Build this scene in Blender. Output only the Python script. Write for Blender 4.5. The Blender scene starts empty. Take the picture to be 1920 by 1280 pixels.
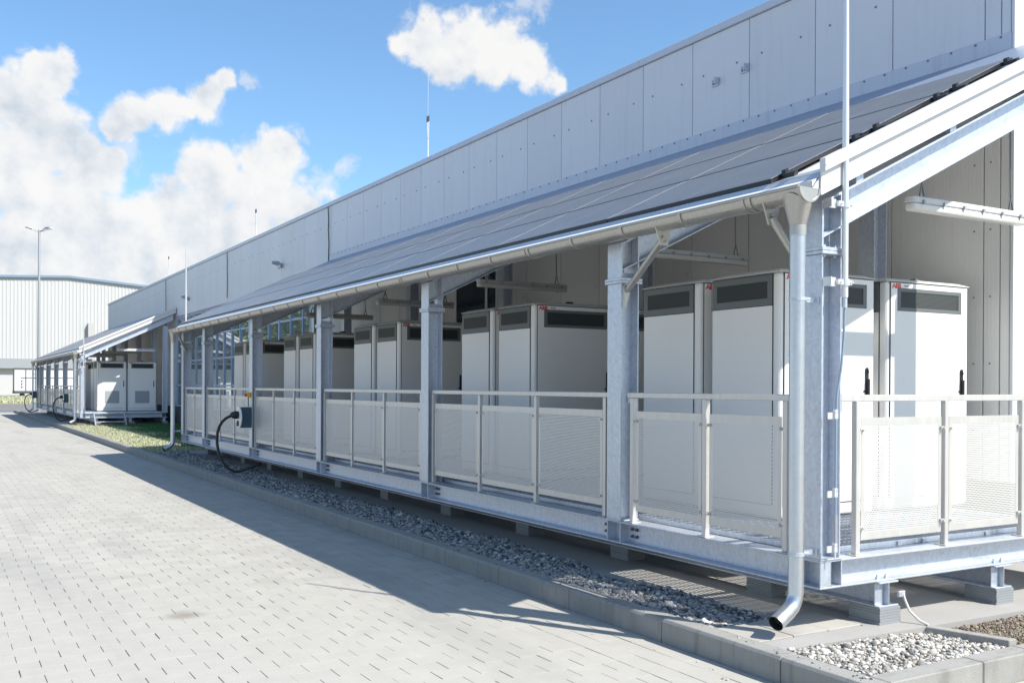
import bpy, math, random
import numpy as np
from mathutils import Vector, Matrix
R = math.radians
scene = bpy.context.scene
C = scene.collection
random.seed(7)
rng = np.random.default_rng(11)

# ------------------------------------------------------------------ camera
cam_d = bpy.data.cameras.new('camera')
cam = bpy.data.objects.new('camera', cam_d)
C.objects.link(cam)
cam_d.sensor_width = 36.0
F_PX = 1854.0
cam_d.lens = F_PX / 1920 * 36.0
cam_d.shift_y = 89.87 / 1920
cam_d.clip_start = 0.1
cam_d.clip_end = 3000
CAM = Vector((-5.0976, -4.6372, 1.1519))
FW = Vector((0.50504815, 0.8630869, -0.00271401))
RT = Vector((0.8630865, -0.50503259, 0.00487549))
UP = Vector((-0.00283731, 0.00480478, 0.99998443))
cam.matrix_world = Matrix(((RT.x, UP.x, -FW.x, CAM.x), (RT.y, UP.y, -FW.y, CAM.y),
                           (RT.z, UP.z, -FW.z, CAM.z), (0, 0, 0, 1)))
scene.camera = cam

# ------------------------------------------------------------------ exposure
SUN = Vector((0.46, -0.80, 1.0)).normalized()
vs = scene.view_settings
vs.view_transform = 'Standard'
vs.look = 'None'
vs.exposure = 1.22
vs.gamma = 1.0
vs.use_curve_mapping = False
scene.cycles.max_bounces = 8
scene.cycles.transparent_max_bounces = 16
scene.cycles.use_denoising = True

# ------------------------------------------------------------------ node helper
class NT:
    def __init__(s, tree):
        s.t = tree; s.n = tree.nodes; s.l = tree.links
    def new(s, typ, **kw):
        n = s.n.new(typ)
        for k, v in kw.items(): setattr(n, k, v)
        return n
    def set(s, n, i, v):
        if hasattr(v, 'is_output') or isinstance(v, bpy.types.NodeSocket): s.l.new(v, n.inputs[i])
        else: n.inputs[i].default_value = v
    def math(s, op, a, b=0.0, c=None, clamp=False):
        n = s.new('ShaderNodeMath', operation=op, use_clamp=clamp)
        s.set(n, 0, a); s.set(n, 1, b)
        if c is not None: s.set(n, 2, c)
        return n.outputs[0]
    def vmath(s, op, a, b=(0, 0, 0)):
        n = s.new('ShaderNodeVectorMath', operation=op)
        s.set(n, 0, a); s.set(n, 1, b)
        return n.outputs['Value'] if op in ('DOT_PRODUCT', 'DISTANCE', 'LENGTH') else n.outputs[0]
    def scale(s, a, k):
        n = s.new('ShaderNodeVectorMath', operation='SCALE')
        s.set(n, 0, a); n.inputs['Scale'].default_value = k
        return n.outputs[0]
    def noise(s, vec, scale, detail=4, rough=0.55, dist=0.0):
        n = s.new('ShaderNodeTexNoise')
        s.set(n, 'Vector', vec); n.inputs['Scale'].default_value = scale
        n.inputs['Detail'].default_value = detail; n.inputs['Roughness'].default_value = rough
        n.inputs['Distortion'].default_value = dist
        return n.outputs[0]
    def mix(s, f, a, b, mode='MIX'):
        n = s.new('ShaderNodeMix', data_type='RGBA', blend_type=mode)
        s.set(n, 0, f)
        for i, v in ((6, a), (7, b)):
            if isinstance(v, tuple) and len(v) == 3: v = v + (1,)
            s.set(n, i, v)
        return n.outputs[2]
    def ramp(s, f, stops):
        n = s.new('ShaderNodeValToRGB')
        e = n.color_ramp.elements
        while len(e) < len(stops): e.new(0.5)
        for el, (p, c) in zip(e, stops):
            el.position = p; el.color = tuple(c) + (1,) if len(c) == 3 else c
        s.set(n, 0, f)
        return n.outputs[0]
    def sstep(s, x, a, b):
        n = s.new('ShaderNodeMapRange', interpolation_type='SMOOTHSTEP')
        s.set(n, 0, x); n.inputs[1].default_value = a; n.inputs[2].default_value = b
        return n.outputs[0]

# ------------------------------------------------------------------ sky
world = bpy.data.worlds.new('World')
scene.world = world
world.use_nodes = True
W = NT(world.node_tree)
W.n.clear()
SKY_STRENGTH = 0.087
sky = W.new('ShaderNodeTexSky', sky_type='NISHITA')
sky.sun_disc = False
sky.sun_elevation = math.asin(SUN.z)
sky.sun_rotation = math.atan2(SUN.x, SUN.y)
sky.altitude = 50
sky.air_density = 1.0
sky.dust_density = 1.0
sky.ozone_density = 2.6
geo = W.new('ShaderNodeTexCoord')
d = W.vmath('NORMALIZE', geo.outputs['Generated'])
# cumulus heaps: direction on the sky and angular radius of each lobe
LOBES = [(0.1836, 0.9776, 0.1032, 0.0440), (0.2369, 0.9651, 0.1107, 0.0440), (0.2868, 0.9496, 0.1256, 0.0370), (0.4035, 0.8533, 0.3304, 0.027), (0.4349, 0.8391, 0.3267, 0.0341), (0.4656, 0.8241, 0.3227, 0.0329), (0.4971, 0.8119, 0.3062, 0.023), (0.4294, 0.8482, 0.31, 0.0273), (0.4647, 0.8326, 0.3014, 0.023), (0.5141, 0.8051, 0.2959, 0.0097), (0.3881, 0.862, 0.3261, 0.0139), (0.1596, 0.9573, 0.2411, 0.0218), (0.1819, 0.9516, 0.2479, 0.021), (0.1516, 0.9621, 0.2265, 0.0133), (0.2177, 0.9399, 0.2631, 0.0193), (0.2352, 0.9312, 0.2785, 0.0125), (0.1999, 0.9463, 0.2541, 0.0106), (0.0871, 0.9582, 0.2725, 0.021), (0.0618, 0.9686, 0.2408, 0.0363), (0.0856, 0.9725, 0.2167, 0.0438), (0.1187, 0.9727, 0.1992, 0.0292), (0.0628, 0.9808, 0.1848, 0.0551), (0.102, 0.9818, 0.1603, 0.0423), (0.1429, 0.968, 0.2061, 0.0113), (0.0764, 0.9892, 0.1253, 0.056), (0.0254, 0.9806, 0.1944, 0.0674), (0.0512, 0.9656, 0.2548, 0.0179), (0.2863, 0.932, 0.2224, 0.0239), (0.2658, 0.9413, 0.208, 0.0257), (0.2289, 0.9545, 0.191, 0.0383), (0.1947, 0.9662, 0.1692, 0.0322), (0.2677, 0.9473, 0.1759, 0.0473), (0.3064, 0.9365, 0.1702, 0.0312), (0.1842, 0.974, 0.1317, 0.0488), (0.2406, 0.9605, 0.1395, 0.0597), (0.1386, 0.9834, 0.117, 0.0457), (0.1287, 0.9791, 0.1575, 0.0162), (0.3077, 0.94, 0.1474, 0.0455), (0.0942, 0.9908, 0.0977, 0.0566), (0.0597, 0.9947, 0.084, 0.0558), (0.1461, 0.986, 0.0804, 0.0436)]
warp = W.new('ShaderNodeTexNoise')
W.set(warp, 'Vector', d); warp.inputs['Scale'].default_value = 16; warp.inputs['Detail'].default_value = 5
wv = W.vmath('SUBTRACT', warp.outputs['Color'], (0.5, 0.5, 0.5))
dw = W.vmath('ADD', d, W.scale(wv, 0.045))
m = None
for x, y, z, r in LOBES:
    q = W.vmath('DISTANCE', dw, (x, y, z))
    v = W.math('SUBTRACT', 1.0, W.math('DIVIDE', q, r))
    m = v if m is None else W.math('SMOOTH_MAX', m, v, 0.25)
# the same kind of fair-weather heaps carries on all round the sky; an unseen low bank is added to brighten shaded upright faces
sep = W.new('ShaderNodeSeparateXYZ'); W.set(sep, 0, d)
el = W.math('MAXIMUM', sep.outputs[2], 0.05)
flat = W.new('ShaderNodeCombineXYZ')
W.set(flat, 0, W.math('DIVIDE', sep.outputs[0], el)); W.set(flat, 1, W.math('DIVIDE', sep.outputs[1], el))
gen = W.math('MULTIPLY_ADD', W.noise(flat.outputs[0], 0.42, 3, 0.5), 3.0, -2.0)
fill_bank = W.sstep(sep.outputs[2], 0.42, 0.12)
gen = W.math('MULTIPLY_ADD', fill_bank, 0.7, gen)
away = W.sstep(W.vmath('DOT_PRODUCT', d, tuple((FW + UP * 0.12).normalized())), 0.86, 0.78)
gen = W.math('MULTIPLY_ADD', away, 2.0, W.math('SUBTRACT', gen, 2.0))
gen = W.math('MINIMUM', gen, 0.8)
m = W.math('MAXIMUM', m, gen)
fb1 = W.noise(d, 30, 9, 0.55)
fb2 = W.noise(W.vmath('ADD', d, (0.0105, -0.004, 0.016)), 30, 9, 0.55)
big1 = W.noise(d, 11, 4, 0.5)
big2 = W.noise(W.vmath('ADD', d, (0.022, -0.01, 0.034)), 11, 4, 0.5)
dens = W.math('ADD', m, W.math('MULTIPLY_ADD', fb1, 1.9, -0.84))
alpha = W.sstep(dens, -0.04, 0.46)
# torn thin veils round the heaps
VEILS = [(0.3288, 0.9237, 0.1964, 0.0216), (0.3472, 0.9146, 0.2072, 0.0162), (0.4924, 0.7951, 0.3542, 0.0151), (0.4813, 0.8010, 0.3559, 0.0119), (0.2535, 0.9256, 0.2810, 0.0108), (0.3015, 0.9223, 0.2417, 0.0135), (0.1540, 0.9651, 0.2117, 0.0162)]
mv_ = None
for x, y, z, r in VEILS:
    v = W.math('SUBTRACT', 1.0, W.math('DIVIDE', W.vmath('DISTANCE', dw, (x, y, z)), r))
    mv_ = v if mv_ is None else W.math('SMOOTH_MAX', mv_, v, 0.2)
mv_ = W.math('MAXIMUM', mv_, m)
fb3 = W.noise(W.vmath('ADD', d, W.scale(wv, 0.10)), 46, 8, 0.62)
veil = W.math('MULTIPLY', W.sstep(W.math('ADD', mv_, W.math('MULTIPLY_ADD', fb3, 2.6, -1.22)), 0.0, 0.9), 0.55)
alpha = W.math('MAXIMUM', alpha, veil)
lit = W.math('MULTIPLY_ADD', W.math('SUBTRACT', fb1, fb2), 1.9, 0.58)
lit = W.math('ADD', lit, W.math('MULTIPLY', W.math('SUBTRACT', big1, big2), 1.7))
edge = W.sstep(dens, 1.1, 0.15)
lit = W.math('MULTIPLY_ADD', edge, 0.25, lit, clamp=True)
ccol = W.ramp(lit, [(0.0, (0.62, 0.70, 0.79)), (0.4, (0.79, 0.83, 0.88)), (0.7, (0.92, 0.93, 0.945)), (1.0, (1.0, 0.99, 0.975))])
ccol_s = W.scale(ccol, 4.75)
blue = W.mix(1.0, sky.outputs[0], (0.80, 0.98, 1.05), 'MULTIPLY')
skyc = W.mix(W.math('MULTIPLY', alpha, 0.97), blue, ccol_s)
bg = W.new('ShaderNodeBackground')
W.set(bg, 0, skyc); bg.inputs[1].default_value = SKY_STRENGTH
out = W.new('ShaderNodeOutputWorld'); W.l.new(bg.outputs[0], out.inputs[0])

# ------------------------------------------------------------------ sun
sun_d = bpy.data.lights.new('sun', 'SUN')
sun_d.energy = 3.15
sun_d.angle = R(0.5)
sun_d.color = (1.0, 0.948, 0.87)
sun = bpy.data.objects.new('sun', sun_d)
sun.rotation_euler = SUN.to_track_quat('Z', 'Y').to_euler()
sun.location = (20, -30, 40)
C.objects.link(sun)

# ------------------------------------------------------------------ materials
def mat(name, col=(.5, .5, .5), rough=.5, metal=0.0, spec=.5):
    m = bpy.data.materials.new(name); m.use_nodes = True
    T = NT(m.node_tree); b = T.n['Principled BSDF']
    b.inputs['Base Color'].default_value = tuple(col) + (1,)
    b.inputs['Roughness'].default_value = rough
    b.inputs['Metallic'].default_value = metal
    b.inputs['Specular IOR Level'].default_value = spec
    return m, T, b

def bump(T, b, h, strength=.3, dist=.01):
    n = T.new('ShaderNodeBump'); n.inputs['Strength'].default_value = strength
    n.inputs['Distance'].default_value = dist
    T.set(n, 'Height', h); T.l.new(n.outputs[0], b.inputs['Normal'])

def opos(T):
    return T.new('ShaderNodeTexCoord').outputs['Object']
def gpos(T):
    return T.new('ShaderNodeNewGeometry').outputs['Position']
def island(T):
    return T.new('ShaderNodeNewGeometry').outputs['Random Per Island']

def galvanised(name, base, rough, metal, spangle=.10):
    m, T, b = mat(name, base, rough, metal)
    p = gpos(T)
    v = T.new('ShaderNodeTexVoronoi'); T.set(v, 'Vector', p); v.inputs['Scale'].default_value = 45
    n = T.noise(p, 5, 5)
    streak = T.new('ShaderNodeMapping'); T.set(streak, 'Vector', p); streak.inputs['Scale'].default_value = (9, 9, .7)
    s2 = T.noise(streak.outputs[0], 3, 4)
    k = T.math('ADD', T.math('MULTIPLY', T.vmath('DOT_PRODUCT', v.outputs['Color'], (.33, .33, .33)), spangle),
               T.math('ADD', T.math('MULTIPLY', n, .14), T.math('MULTIPLY', s2, .24)))
    k = T.math('ADD', k, .75)
    c = T.vmath('MULTIPLY', tuple(base), (1, 1, 1))
    vm = T.new('ShaderNodeVectorMath', operation='SCALE'); vm.inputs[0].default_value = base; T.set(vm, 'Scale', k)
    T.l.new(vm.outputs[0], b.inputs['Base Color'])
    T.set(b, 'Roughness', T.math('MULTIPLY_ADD', n, .3, rough - .15))
    return m

M = {}
M['galv'] = galvanised('galvanised_steel', (.51, .55, .615), .44, .62, .28)
M['zinc'] = galvanised('zinc_sheet', (.47, .455, .42), .38, .72, .10)
M['alu'] = galvanised('stainless_tube', (.62, .605, .575), .38, .45, .02)
M['pipe'] = galvanised('pipe_steel', (.60, .62, .64), .34, .92, .08)
M['rod'] = mat('aluminium_rod', (.74, .74, .74), .35, .6)[0]
M['bolt'] = mat('bolt_steel', (.20, .21, .22), .45, .8)[0]
M['black'] = mat('black_rubber', (.018, .018, .02), .55)[0]
M['dark'] = mat('dark_gap', (.02, .02, .022), .8)[0]

def paint(name, col, rough=.42, var=.05, dirt=0.0, per=0.0):
    m, T, b = mat(name, col, rough)
    n = T.noise(gpos(T), 2.2, 5)
    st = T.new('ShaderNodeMapping'); T.set(st, 'Vector', gpos(T)); st.inputs['Scale'].default_value = (7, 7, .5)
    s2 = T.noise(st.outputs[0], 2, 4)
    k = T.math('MULTIPLY_ADD', n, var, 1 - var / 2)
    k = T.math('SUBTRACT', k, T.math('MULTIPLY', T.sstep(s2, .5, .75), dirt))
    if per:
        oi = T.new('ShaderNodeObjectInfo')
        k = T.math('MULTIPLY', k, T.math('MULTIPLY_ADD', oi.outputs['Random'], per, 1 - per / 2))
        bump(T, b, T.noise(gpos(T), 1.1, 2), .25, .02)
    vm = T.new('ShaderNodeVectorMath', operation='SCALE'); vm.inputs[0].default_value = col; T.set(vm, 'Scale', k)
    T.l.new(vm.outputs[0], b.inputs['Base Color'])
    return m, T, b
M['cabinet'] = paint('cabinet_paint', (.80, .795, .77), .38, .03)[0]
M['cabinet_top'] = paint('cabinet_roof_paint', (.66, .66, .64), .45, .04)[0]
M['vent_frame'] = mat('vent_frame_grey', (.135, .15, .15), .5)[0]
mv, T, b = mat('vent_mesh', (.035, .042, .043), .55)
wv_ = T.new('ShaderNodeTexWave', bands_direction='Z'); T.set(wv_, 'Vector', opos(T)); wv_.inputs['Scale'].default_value = 28
bump(T, b, wv_.outputs['Fac'], .5, .004)
M['vent_mesh'] = mv
M['grey_mesh'] = mat('grey_mesh', (.33, .36, .38), .5)[0]
M['wall'] = paint('facade_panel_paint', (.64, .675, .73), .40, .06, .06, .05)[0]
M['flash'] = paint('flashing_paint', (.52, .575, .68), .35, .06, .12)[0]
mw, T, b = paint('inner_panel_paint', (.76, .75, .715), .45, .04, .04)
sx = T.new('ShaderNodeSeparateXYZ'); T.set(sx, 0, gpos(T))
rib = T.math('ABSOLUTE', T.math('SUBTRACT', T.math('FRACT', T.math('MULTIPLY', sx.outputs[1], 1 / .0415)), .5))
bump(T, b, T.sstep(rib, .30, .46), .55, .0015)
M['inner'] = mw
M['white_trim'] = paint('white_trim_paint', (.66, .665, .67), .38, .03)[0]
M['soffit'] = paint('roof_sheet_underside', (.74, .74, .74), .5, .04)[0]
M['roofsheet_shade'] = paint('roof_flashing_shade_grey', (.22, .27, .36), .35, .05)[0]  # darkened blue-grey: shade put into the colour where the strip lies sunlit
M['red'] = mat('logo_red', (.62, .02, .035), .4)[0]
M['sticker'] = mat('label_white', (.80, .80, .80), .4)[0]
M['ink'] = mat('label_ink', (.05, .055, .07), .5)[0]
M['plastic'] = paint('luminaire_grey_plastic', (.56, .58, .60), .45, .03)[0]
M['diffuser'] = mat('luminaire_diffuser', (.68, .66, .63), .25)[0]
M['boxblue'] = mat('socket_box_enamel', (.035, .085, .12), .4)[0]
M['yellow'] = mat('switch_yellow', (.75, .42, .02), .4)[0]

# solar glass
ms, T, b = mat('solar_glass', (.012, .016, .032), .30, 0, .6)
op = opos(T); sp = T.new('ShaderNodeSeparateXYZ'); T.set(sp, 0, op)
def gridline(co, pitch, w):
    f = T.math('ABSOLUTE', T.math('SUBTRACT', T.math('FRACT', T.math('DIVIDE', co, pitch)), .5))
    return T.math('GREATER_THAN', f, .5 - w / pitch / 2)
gl = T.math('MAXIMUM', gridline(sp.outputs[0], .146, .006), gridline(sp.outputs[1], .1585, .006))
gb = gridline(sp.outputs[0], .0365, .0040)
col = T.mix(gb, (.085, .09, .102), (.33, .34, .35))
col = T.mix(T.math('MULTIPLY', gl, .35), col, (.45, .45, .46))
sy2 = T.math('ABSOLUTE', T.math('SUBTRACT', sp.outputs[1], .9725))
endl = T.math('MAXIMUM', T.math('GREATER_THAN', sy2, .954), T.math('MULTIPLY', T.math('LESS_THAN', sy2, .004), .5))
col = T.mix(endl, col, (.62, .62, .62))
streak = T.new('ShaderNodeMapping'); T.set(streak, 'Vector', gpos(T)); streak.inputs['Scale'].default_value = (60, .8, 60)
sn = T.noise(streak.outputs[0], 1.0, 3)
vmx = T.new('ShaderNodeVectorMath', operation='SCALE'); T.l.new(col, vmx.inputs[0]); T.set(vmx, 'Scale', T.math('MULTIPLY_ADD', sn, 1.3, .38))
col = vmx.outputs[0]
T.l.new(col, b.inputs['Base Color'])
M['pv'] = ms
M['pv_frame'] = mat('solar_frame_black', (.02, .022, .026), .4, .3)[0]

# perforated sheet (round holes, staggered); the sheet carries metre UVs
mp, T, b = mat('perforated_sheet', (.66, .65, .62), .42, .2)
uv = T.new('ShaderNodeUVMap'); su = T.new('ShaderNodeSeparateXYZ'); T.set(su, 0, uv.outputs[0])
PITCH = .0160
rowv = T.math('DIVIDE', su.outputs[1], PITCH * .866)
par = T.math('MULTIPLY', T.math('MODULO', T.math('FLOOR', rowv), 2.0), .5)
fu = T.math('SUBTRACT', T.math('FRACT', T.math('ADD', T.math('DIVIDE', su.outputs[0], PITCH), par)), .5)
fv = T.math('MULTIPLY', T.math('SUBTRACT', T.math('FRACT', rowv), .5), .866)
rr = T.math('ADD', T.math('MULTIPLY', fu, fu), T.math('MULTIPLY', fv, fv))
hole = T.math('LESS_THAN', rr, (.0047 / PITCH) ** 2)
tr = T.new('ShaderNodeBsdfTransparent'); mx = T.new('ShaderNodeMixShader')
T.set(mx, 0, hole); T.l.new(b.outputs[0], mx.inputs[1]); T.l.new(tr.outputs[0], mx.inputs[2])
T.l.new(mx.outputs[0], T.n['Material Output'].inputs[0])
M['perf'] = mp

# window glass over dark rooms
M['glass'] = mat('window_glass', (.34, .40, .42), .015, .62, .9)[0]
M['darkglass'] = mat('dark_window_glass', (.012, .022, .035), .03, 0, .6)[0]
M['winframe'] = paint('window_frame_blue_grey', (.30, .40, .53), .35, .03)[0]

# concrete things
def concrete(name, c1, c2, rough=.85, sc=3.0, isl=.0, bmp=.25):
    m, T, b = mat(name, c1, rough, 0, .3)
    p = gpos(T)
    n1 = T.noise(p, sc, 6, .6); n2 = T.noise(p, sc * 14, 3, .6); n3 = T.noise(p, .35, 3)
    f = T.math('ADD', T.math('MULTIPLY', n1, .55), T.math('ADD', T.math('MULTIPLY', n2, .35), T.math('MULTIPLY', n3, .35)))
    f = T.math('SUBTRACT', f, .12, clamp=True)
    col = T.mix(f, c1, c2)
    if isl:
        g = T.math('MULTIPLY_ADD', island(T), isl, 1 - isl / 2)
        vm = T.new('ShaderNodeVectorMath', operation='SCALE'); T.l.new(col, vm.inputs[0]); T.set(vm, 'Scale', g)
        col = vm.outputs[0]
    T.l.new(col, b.inputs['Base Color'])
    bump(T, b, T.math('ADD', n2, T.math('MULTIPLY', T.noise(p, 160, 2), .6)), bmp, .004)
    return m, T, b, col
mk, T, b, kc = concrete('kerb_concrete', (.21, .206, .193), (.37, .364, .34), .88, 5, 0, .5)
kst = T.new('ShaderNodeMapping'); T.set(kst, 'Vector', gpos(T)); kst.inputs['Scale'].default_value = (3, 8, .8)
kd = T.sstep(T.noise(kst.outputs[0], 1.5, 5, .65), .50, .72)
T.l.new(T.mix(T.math('MULTIPLY', kd, .38), kc, (.11, .105, .095)), b.inputs['Base Color'])
M['kerb'] = mk
M['slab'] = concrete('slab_concrete', (.27, .26, .245), (.40, .39, .37), .85, 2.2)[0]
M['pad'] = concrete('shim_grey', (.20, .215, .225), (.30, .315, .325), .7, 9, .25)[0]
mpv, T, b, col = concrete('paver_concrete', (.31, .298, .268), (.46, .443, .40), .88, 5, .12)
p = gpos(T)
# worn tyre bands, old spills and stains
st = T.new('ShaderNodeMapping'); T.set(st, 'Vector', p); st.inputs['Scale'].default_value = (1.1, .16, 1)
band = T.sstep(T.noise(st.outputs[0], 1.4, 4), .48, .72)
col = T.mix(T.math('MULTIPLY', band, .34), col, (.25, .245, .235))
blot = T.sstep(T.noise(p, 1.3, 5, .62), .60, .78)
col = T.mix(T.math('MULTIPLY', blot, .34), col, (.28, .24, .19))
dist = T.vmath('DISTANCE', p, (-3.41, 3.28, -.635))
wob = T.math('MULTIPLY_ADD', T.noise(p, 6, 4), .22, dist)
col = T.mix(T.math('MULTIPLY', T.sstep(wob, .33, .12), .55), col, (.17, .14, .10))
T.l.new(col, b.inputs['Base Color'])
M['paver'] = mpv
mj, T, b, jc = concrete('joint_sand', (.14, .135, .12), (.30, .285, .25), .95, 20)
jm = T.sstep(T.noise(gpos(T), 2.6, 4, .6), .52, .66)
T.l.new(T.mix(jm, jc, (.11, .103, .09)), b.inputs['Base Color'])
M['joint'] = mj
M['asphalt'] = concrete('asphalt_grey', (.15, .15, .15), (.22, .22, .215), .9, 1.5)[0]
M['earth'] = concrete('dry_earth', (.24, .22, .15), (.38, .35, .25), .95, 1.2)[0]

def stones(name, stops):
    m, T, b = mat(name, (.4, .4, .4), .8, 0, .35)
    c = T.ramp(island(T), stops)
    n = T.noise(gpos(T), 60, 4)
    vm = T.new('ShaderNodeVectorMath', operation='SCALE'); T.l.new(c, vm.inputs[0]); T.set(vm, 'Scale', T.math('MULTIPLY_ADD', n, .6, .7))
    T.l.new(vm.outputs[0], b.inputs['Base Color'])
    return m
M['gravel'] = stones('grey_chippings', [(0, (.05, .057, .065)), (.3, (.19, .195, .20)), (.62, (.33, .325, .315)), (.85, (.40, .36, .31)), (1, (.62, .60, .57))])
M['pebble'] = stones('pale_gravel', [(0, (.11, .11, .11)), (.2, (.28, .268, .245)), (.5, (.42, .40, .365)), (.75, (.48, .435, .37)), (.77, (.31, .21, .13)), (.80, (.52, .50, .465)), (1, (.64, .62, .595))])
M['grit'] = stones('brown_grit', [(0, (.09, .07, .055)), (.5, (.19, .155, .12)), (1, (.33, .28, .22))])
def leafy(name, a, b_, trans=.25):
    m, T, b = mat(name, a, .6, 0, .3)
    c = T.mix(island(T), a, b_)
    T.l.new(c, b.inputs['Base Color'])
    return m
M['grass'] = leafy('grass_blades', (.025, .10, .03), (.08, .20, .06))
M['drygrass'] = leafy('dry_grass_blades', (.30, .33, .18), (.52, .52, .38))
M['leaf'] = leafy('tree_leaves', (.06, .10, .02), (.17, .20, .05))
M['bark'] = mat('bark', (.10, .08, .06), .9)[0]
mh, T, b = paint('hall_cladding_white', (.45, .455, .455), .5, .05, .04)
M['hall'] = mh
M['hall_band'] = paint('hall_band_grey', (.28, .30, .32), .5, .05)[0]
M['hall_low'] = paint('hall_plinth_pale', (.46, .465, .465), .5, .05)[0]
M['tarp'] = paint('trailer_white', (.64, .65, .66), .45, .04)[0]
M['trailer_frame'] = mat('trailer_frame_dark', (.07, .075, .085), .5)[0]
M['lamp_grey'] = mat('lamp_grey', (.36, .38, .40), .45, .3)[0]
M['plinth'] = mat('plinth_dark', (.075, .085, .10), .7)[0]

# ------------------------------------------------------------------ mesh builder
OFF = {}
class MB:
    def __init__(s): s.v = []; s.f = []; s.m = []; s.uv = {}
    def face(s, pts, m=0, uv=None):
        i = len(s.v); s.v += [tuple(p) for p in pts]
        s.f.append(tuple(range(i, i + len(pts)))); s.m.append(m)
        if uv: s.uv[len(s.f) - 1] = uv
    def raw(s, V, Fs, m=0):
        i = len(s.v); s.v += [tuple(p) for p in V]
        for f in Fs: s.f.append(tuple(k + i for k in f)); s.m.append(m)
    def box(s, x0, x1, y0, y1, z0, z1, m=0):
        V = [(x0, y0, z0), (x1, y0, z0), (x1, y1, z0), (x0, y1, z0), (x0, y0, z1), (x1, y0, z1), (x1, y1, z1), (x0, y1, z1)]
        s.raw(V, [(0, 3, 2, 1), (4, 5, 6, 7), (0, 1, 5, 4), (1, 2, 6, 5), (2, 3, 7, 6), (3, 0, 4, 7)], m); return s
    def prism_y(s, poly, y0, y1, m=0):           # poly in (x,z), counter-clockwise seen from -y
        n = len(poly)
        V = [(x, y0, z) for x, z in poly] + [(x, y1, z) for x, z in poly]
        Fs = [tuple(range(n)), tuple(range(2 * n - 1, n - 1, -1))]
        Fs += [(i, i + n, (i + 1) % n + n, (i + 1) % n) for i in range(n)]
        s.raw(V, Fs, m); return s
    def slope(s, x0, x1, c0, c1, y0, y1, k=.48, m=0):   # bar between z=c0+k*x and z=c1+k*x with upright ends
        return s.prism_y([(x0, c0 + k * x0), (x1, c0 + k * x1), (x1, c1 + k * x1), (x0, c1 + k * x0)], y0, y1, m)
    def prism_z(s, poly, z0, z1, m=0):
        n = len(poly)
        V = [(x, y, z0) for x, y in poly] + [(x, y, z1) for x, y in poly]
        Fs = [tuple(range(n - 1, -1, -1)), tuple(range(n, 2 * n))]
        Fs += [(i, (i + 1) % n, (i + 1) % n + n, i + n) for i in range(n)]
        s.raw(V, Fs, m); return s
    def tube(s, pts, r, n=10, m=0, cap=True):
        pts = [Vector(p) for p in pts]; rs = r if isinstance(r, (list, tuple)) else [r] * len(pts)
        rings = []
        a = None
        for i, p in enumerate(pts):
            t = (pts[min(i + 1, len(pts) - 1)] - pts[max(i - 1, 0)]).normalized()
            if a is None:
                a = t.orthogonal().normalized()
            else:
                a = (a - t * a.dot(t)).normalized()
            b = t.cross(a)
            rings.append([p + (a * math.cos(2 * math.pi * k / n) + b * math.sin(2 * math.pi * k / n)) * rs[i] for k in range(n)])
        base = len(s.v)
        for rg in rings: s.v += [tuple(q) for q in rg]
        for i in range(len(pts) - 1):
            for k in range(n):
                s.f.append((base + i * n + k, base + i * n + (k + 1) % n, base + (i + 1) * n + (k + 1) % n, base + (i + 1) * n + k)); s.m.append(m)
        if cap:
            s.f.append(tuple(base + k for k in reversed(range(n)))); s.m.append(m)
            e = base + (len(pts) - 1) * n
            s.f.append(tuple(e + k for k in range(n))); s.m.append(m)
        return s
    def build(s, name, mats, parent=None, smooth=False, bevel=0.0, kind=None, seg=1):
        off = OFF.get(parent, Vector((0, 0, 0))) if parent else Vector((0, 0, 0))
        me = bpy.data.meshes.new(name)
        V = [(x - off.x, y - off.y, z - off.z) for x, y, z in s.v]
        me.from_pydata(V, [], s.f)
        if not isinstance(mats, (list, tuple)): mats = [mats]
        for q in mats: me.materials.append(q)
        me.polygons.foreach_set('material_index', s.m)
        if s.uv:
            ul = me.uv_layers.new(name='UVMap')
            for fi, u in s.uv.items():
                for li, c in zip(me.polygons[fi].loop_indices, u): ul.data[li].uv = c
        if smooth:
            me.polygons.foreach_set('use_smooth', [True] * len(me.polygons))
        me.update()
        o = bpy.data.objects.new(name, me); C.objects.link(o)
        if smooth:
            try: me.set_sharp_from_angle(angle=R(40))
            except Exception: pass
        if bevel:
            bv = o.modifiers.new('bevel', 'BEVEL'); bv.width = bevel; bv.segments = seg; bv.limit_method = 'ANGLE'; bv.angle_limit = R(40)
        if parent:
            o.parent = parent; OFF[o] = off
        if kind: o['kind'] = kind
        return o

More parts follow.
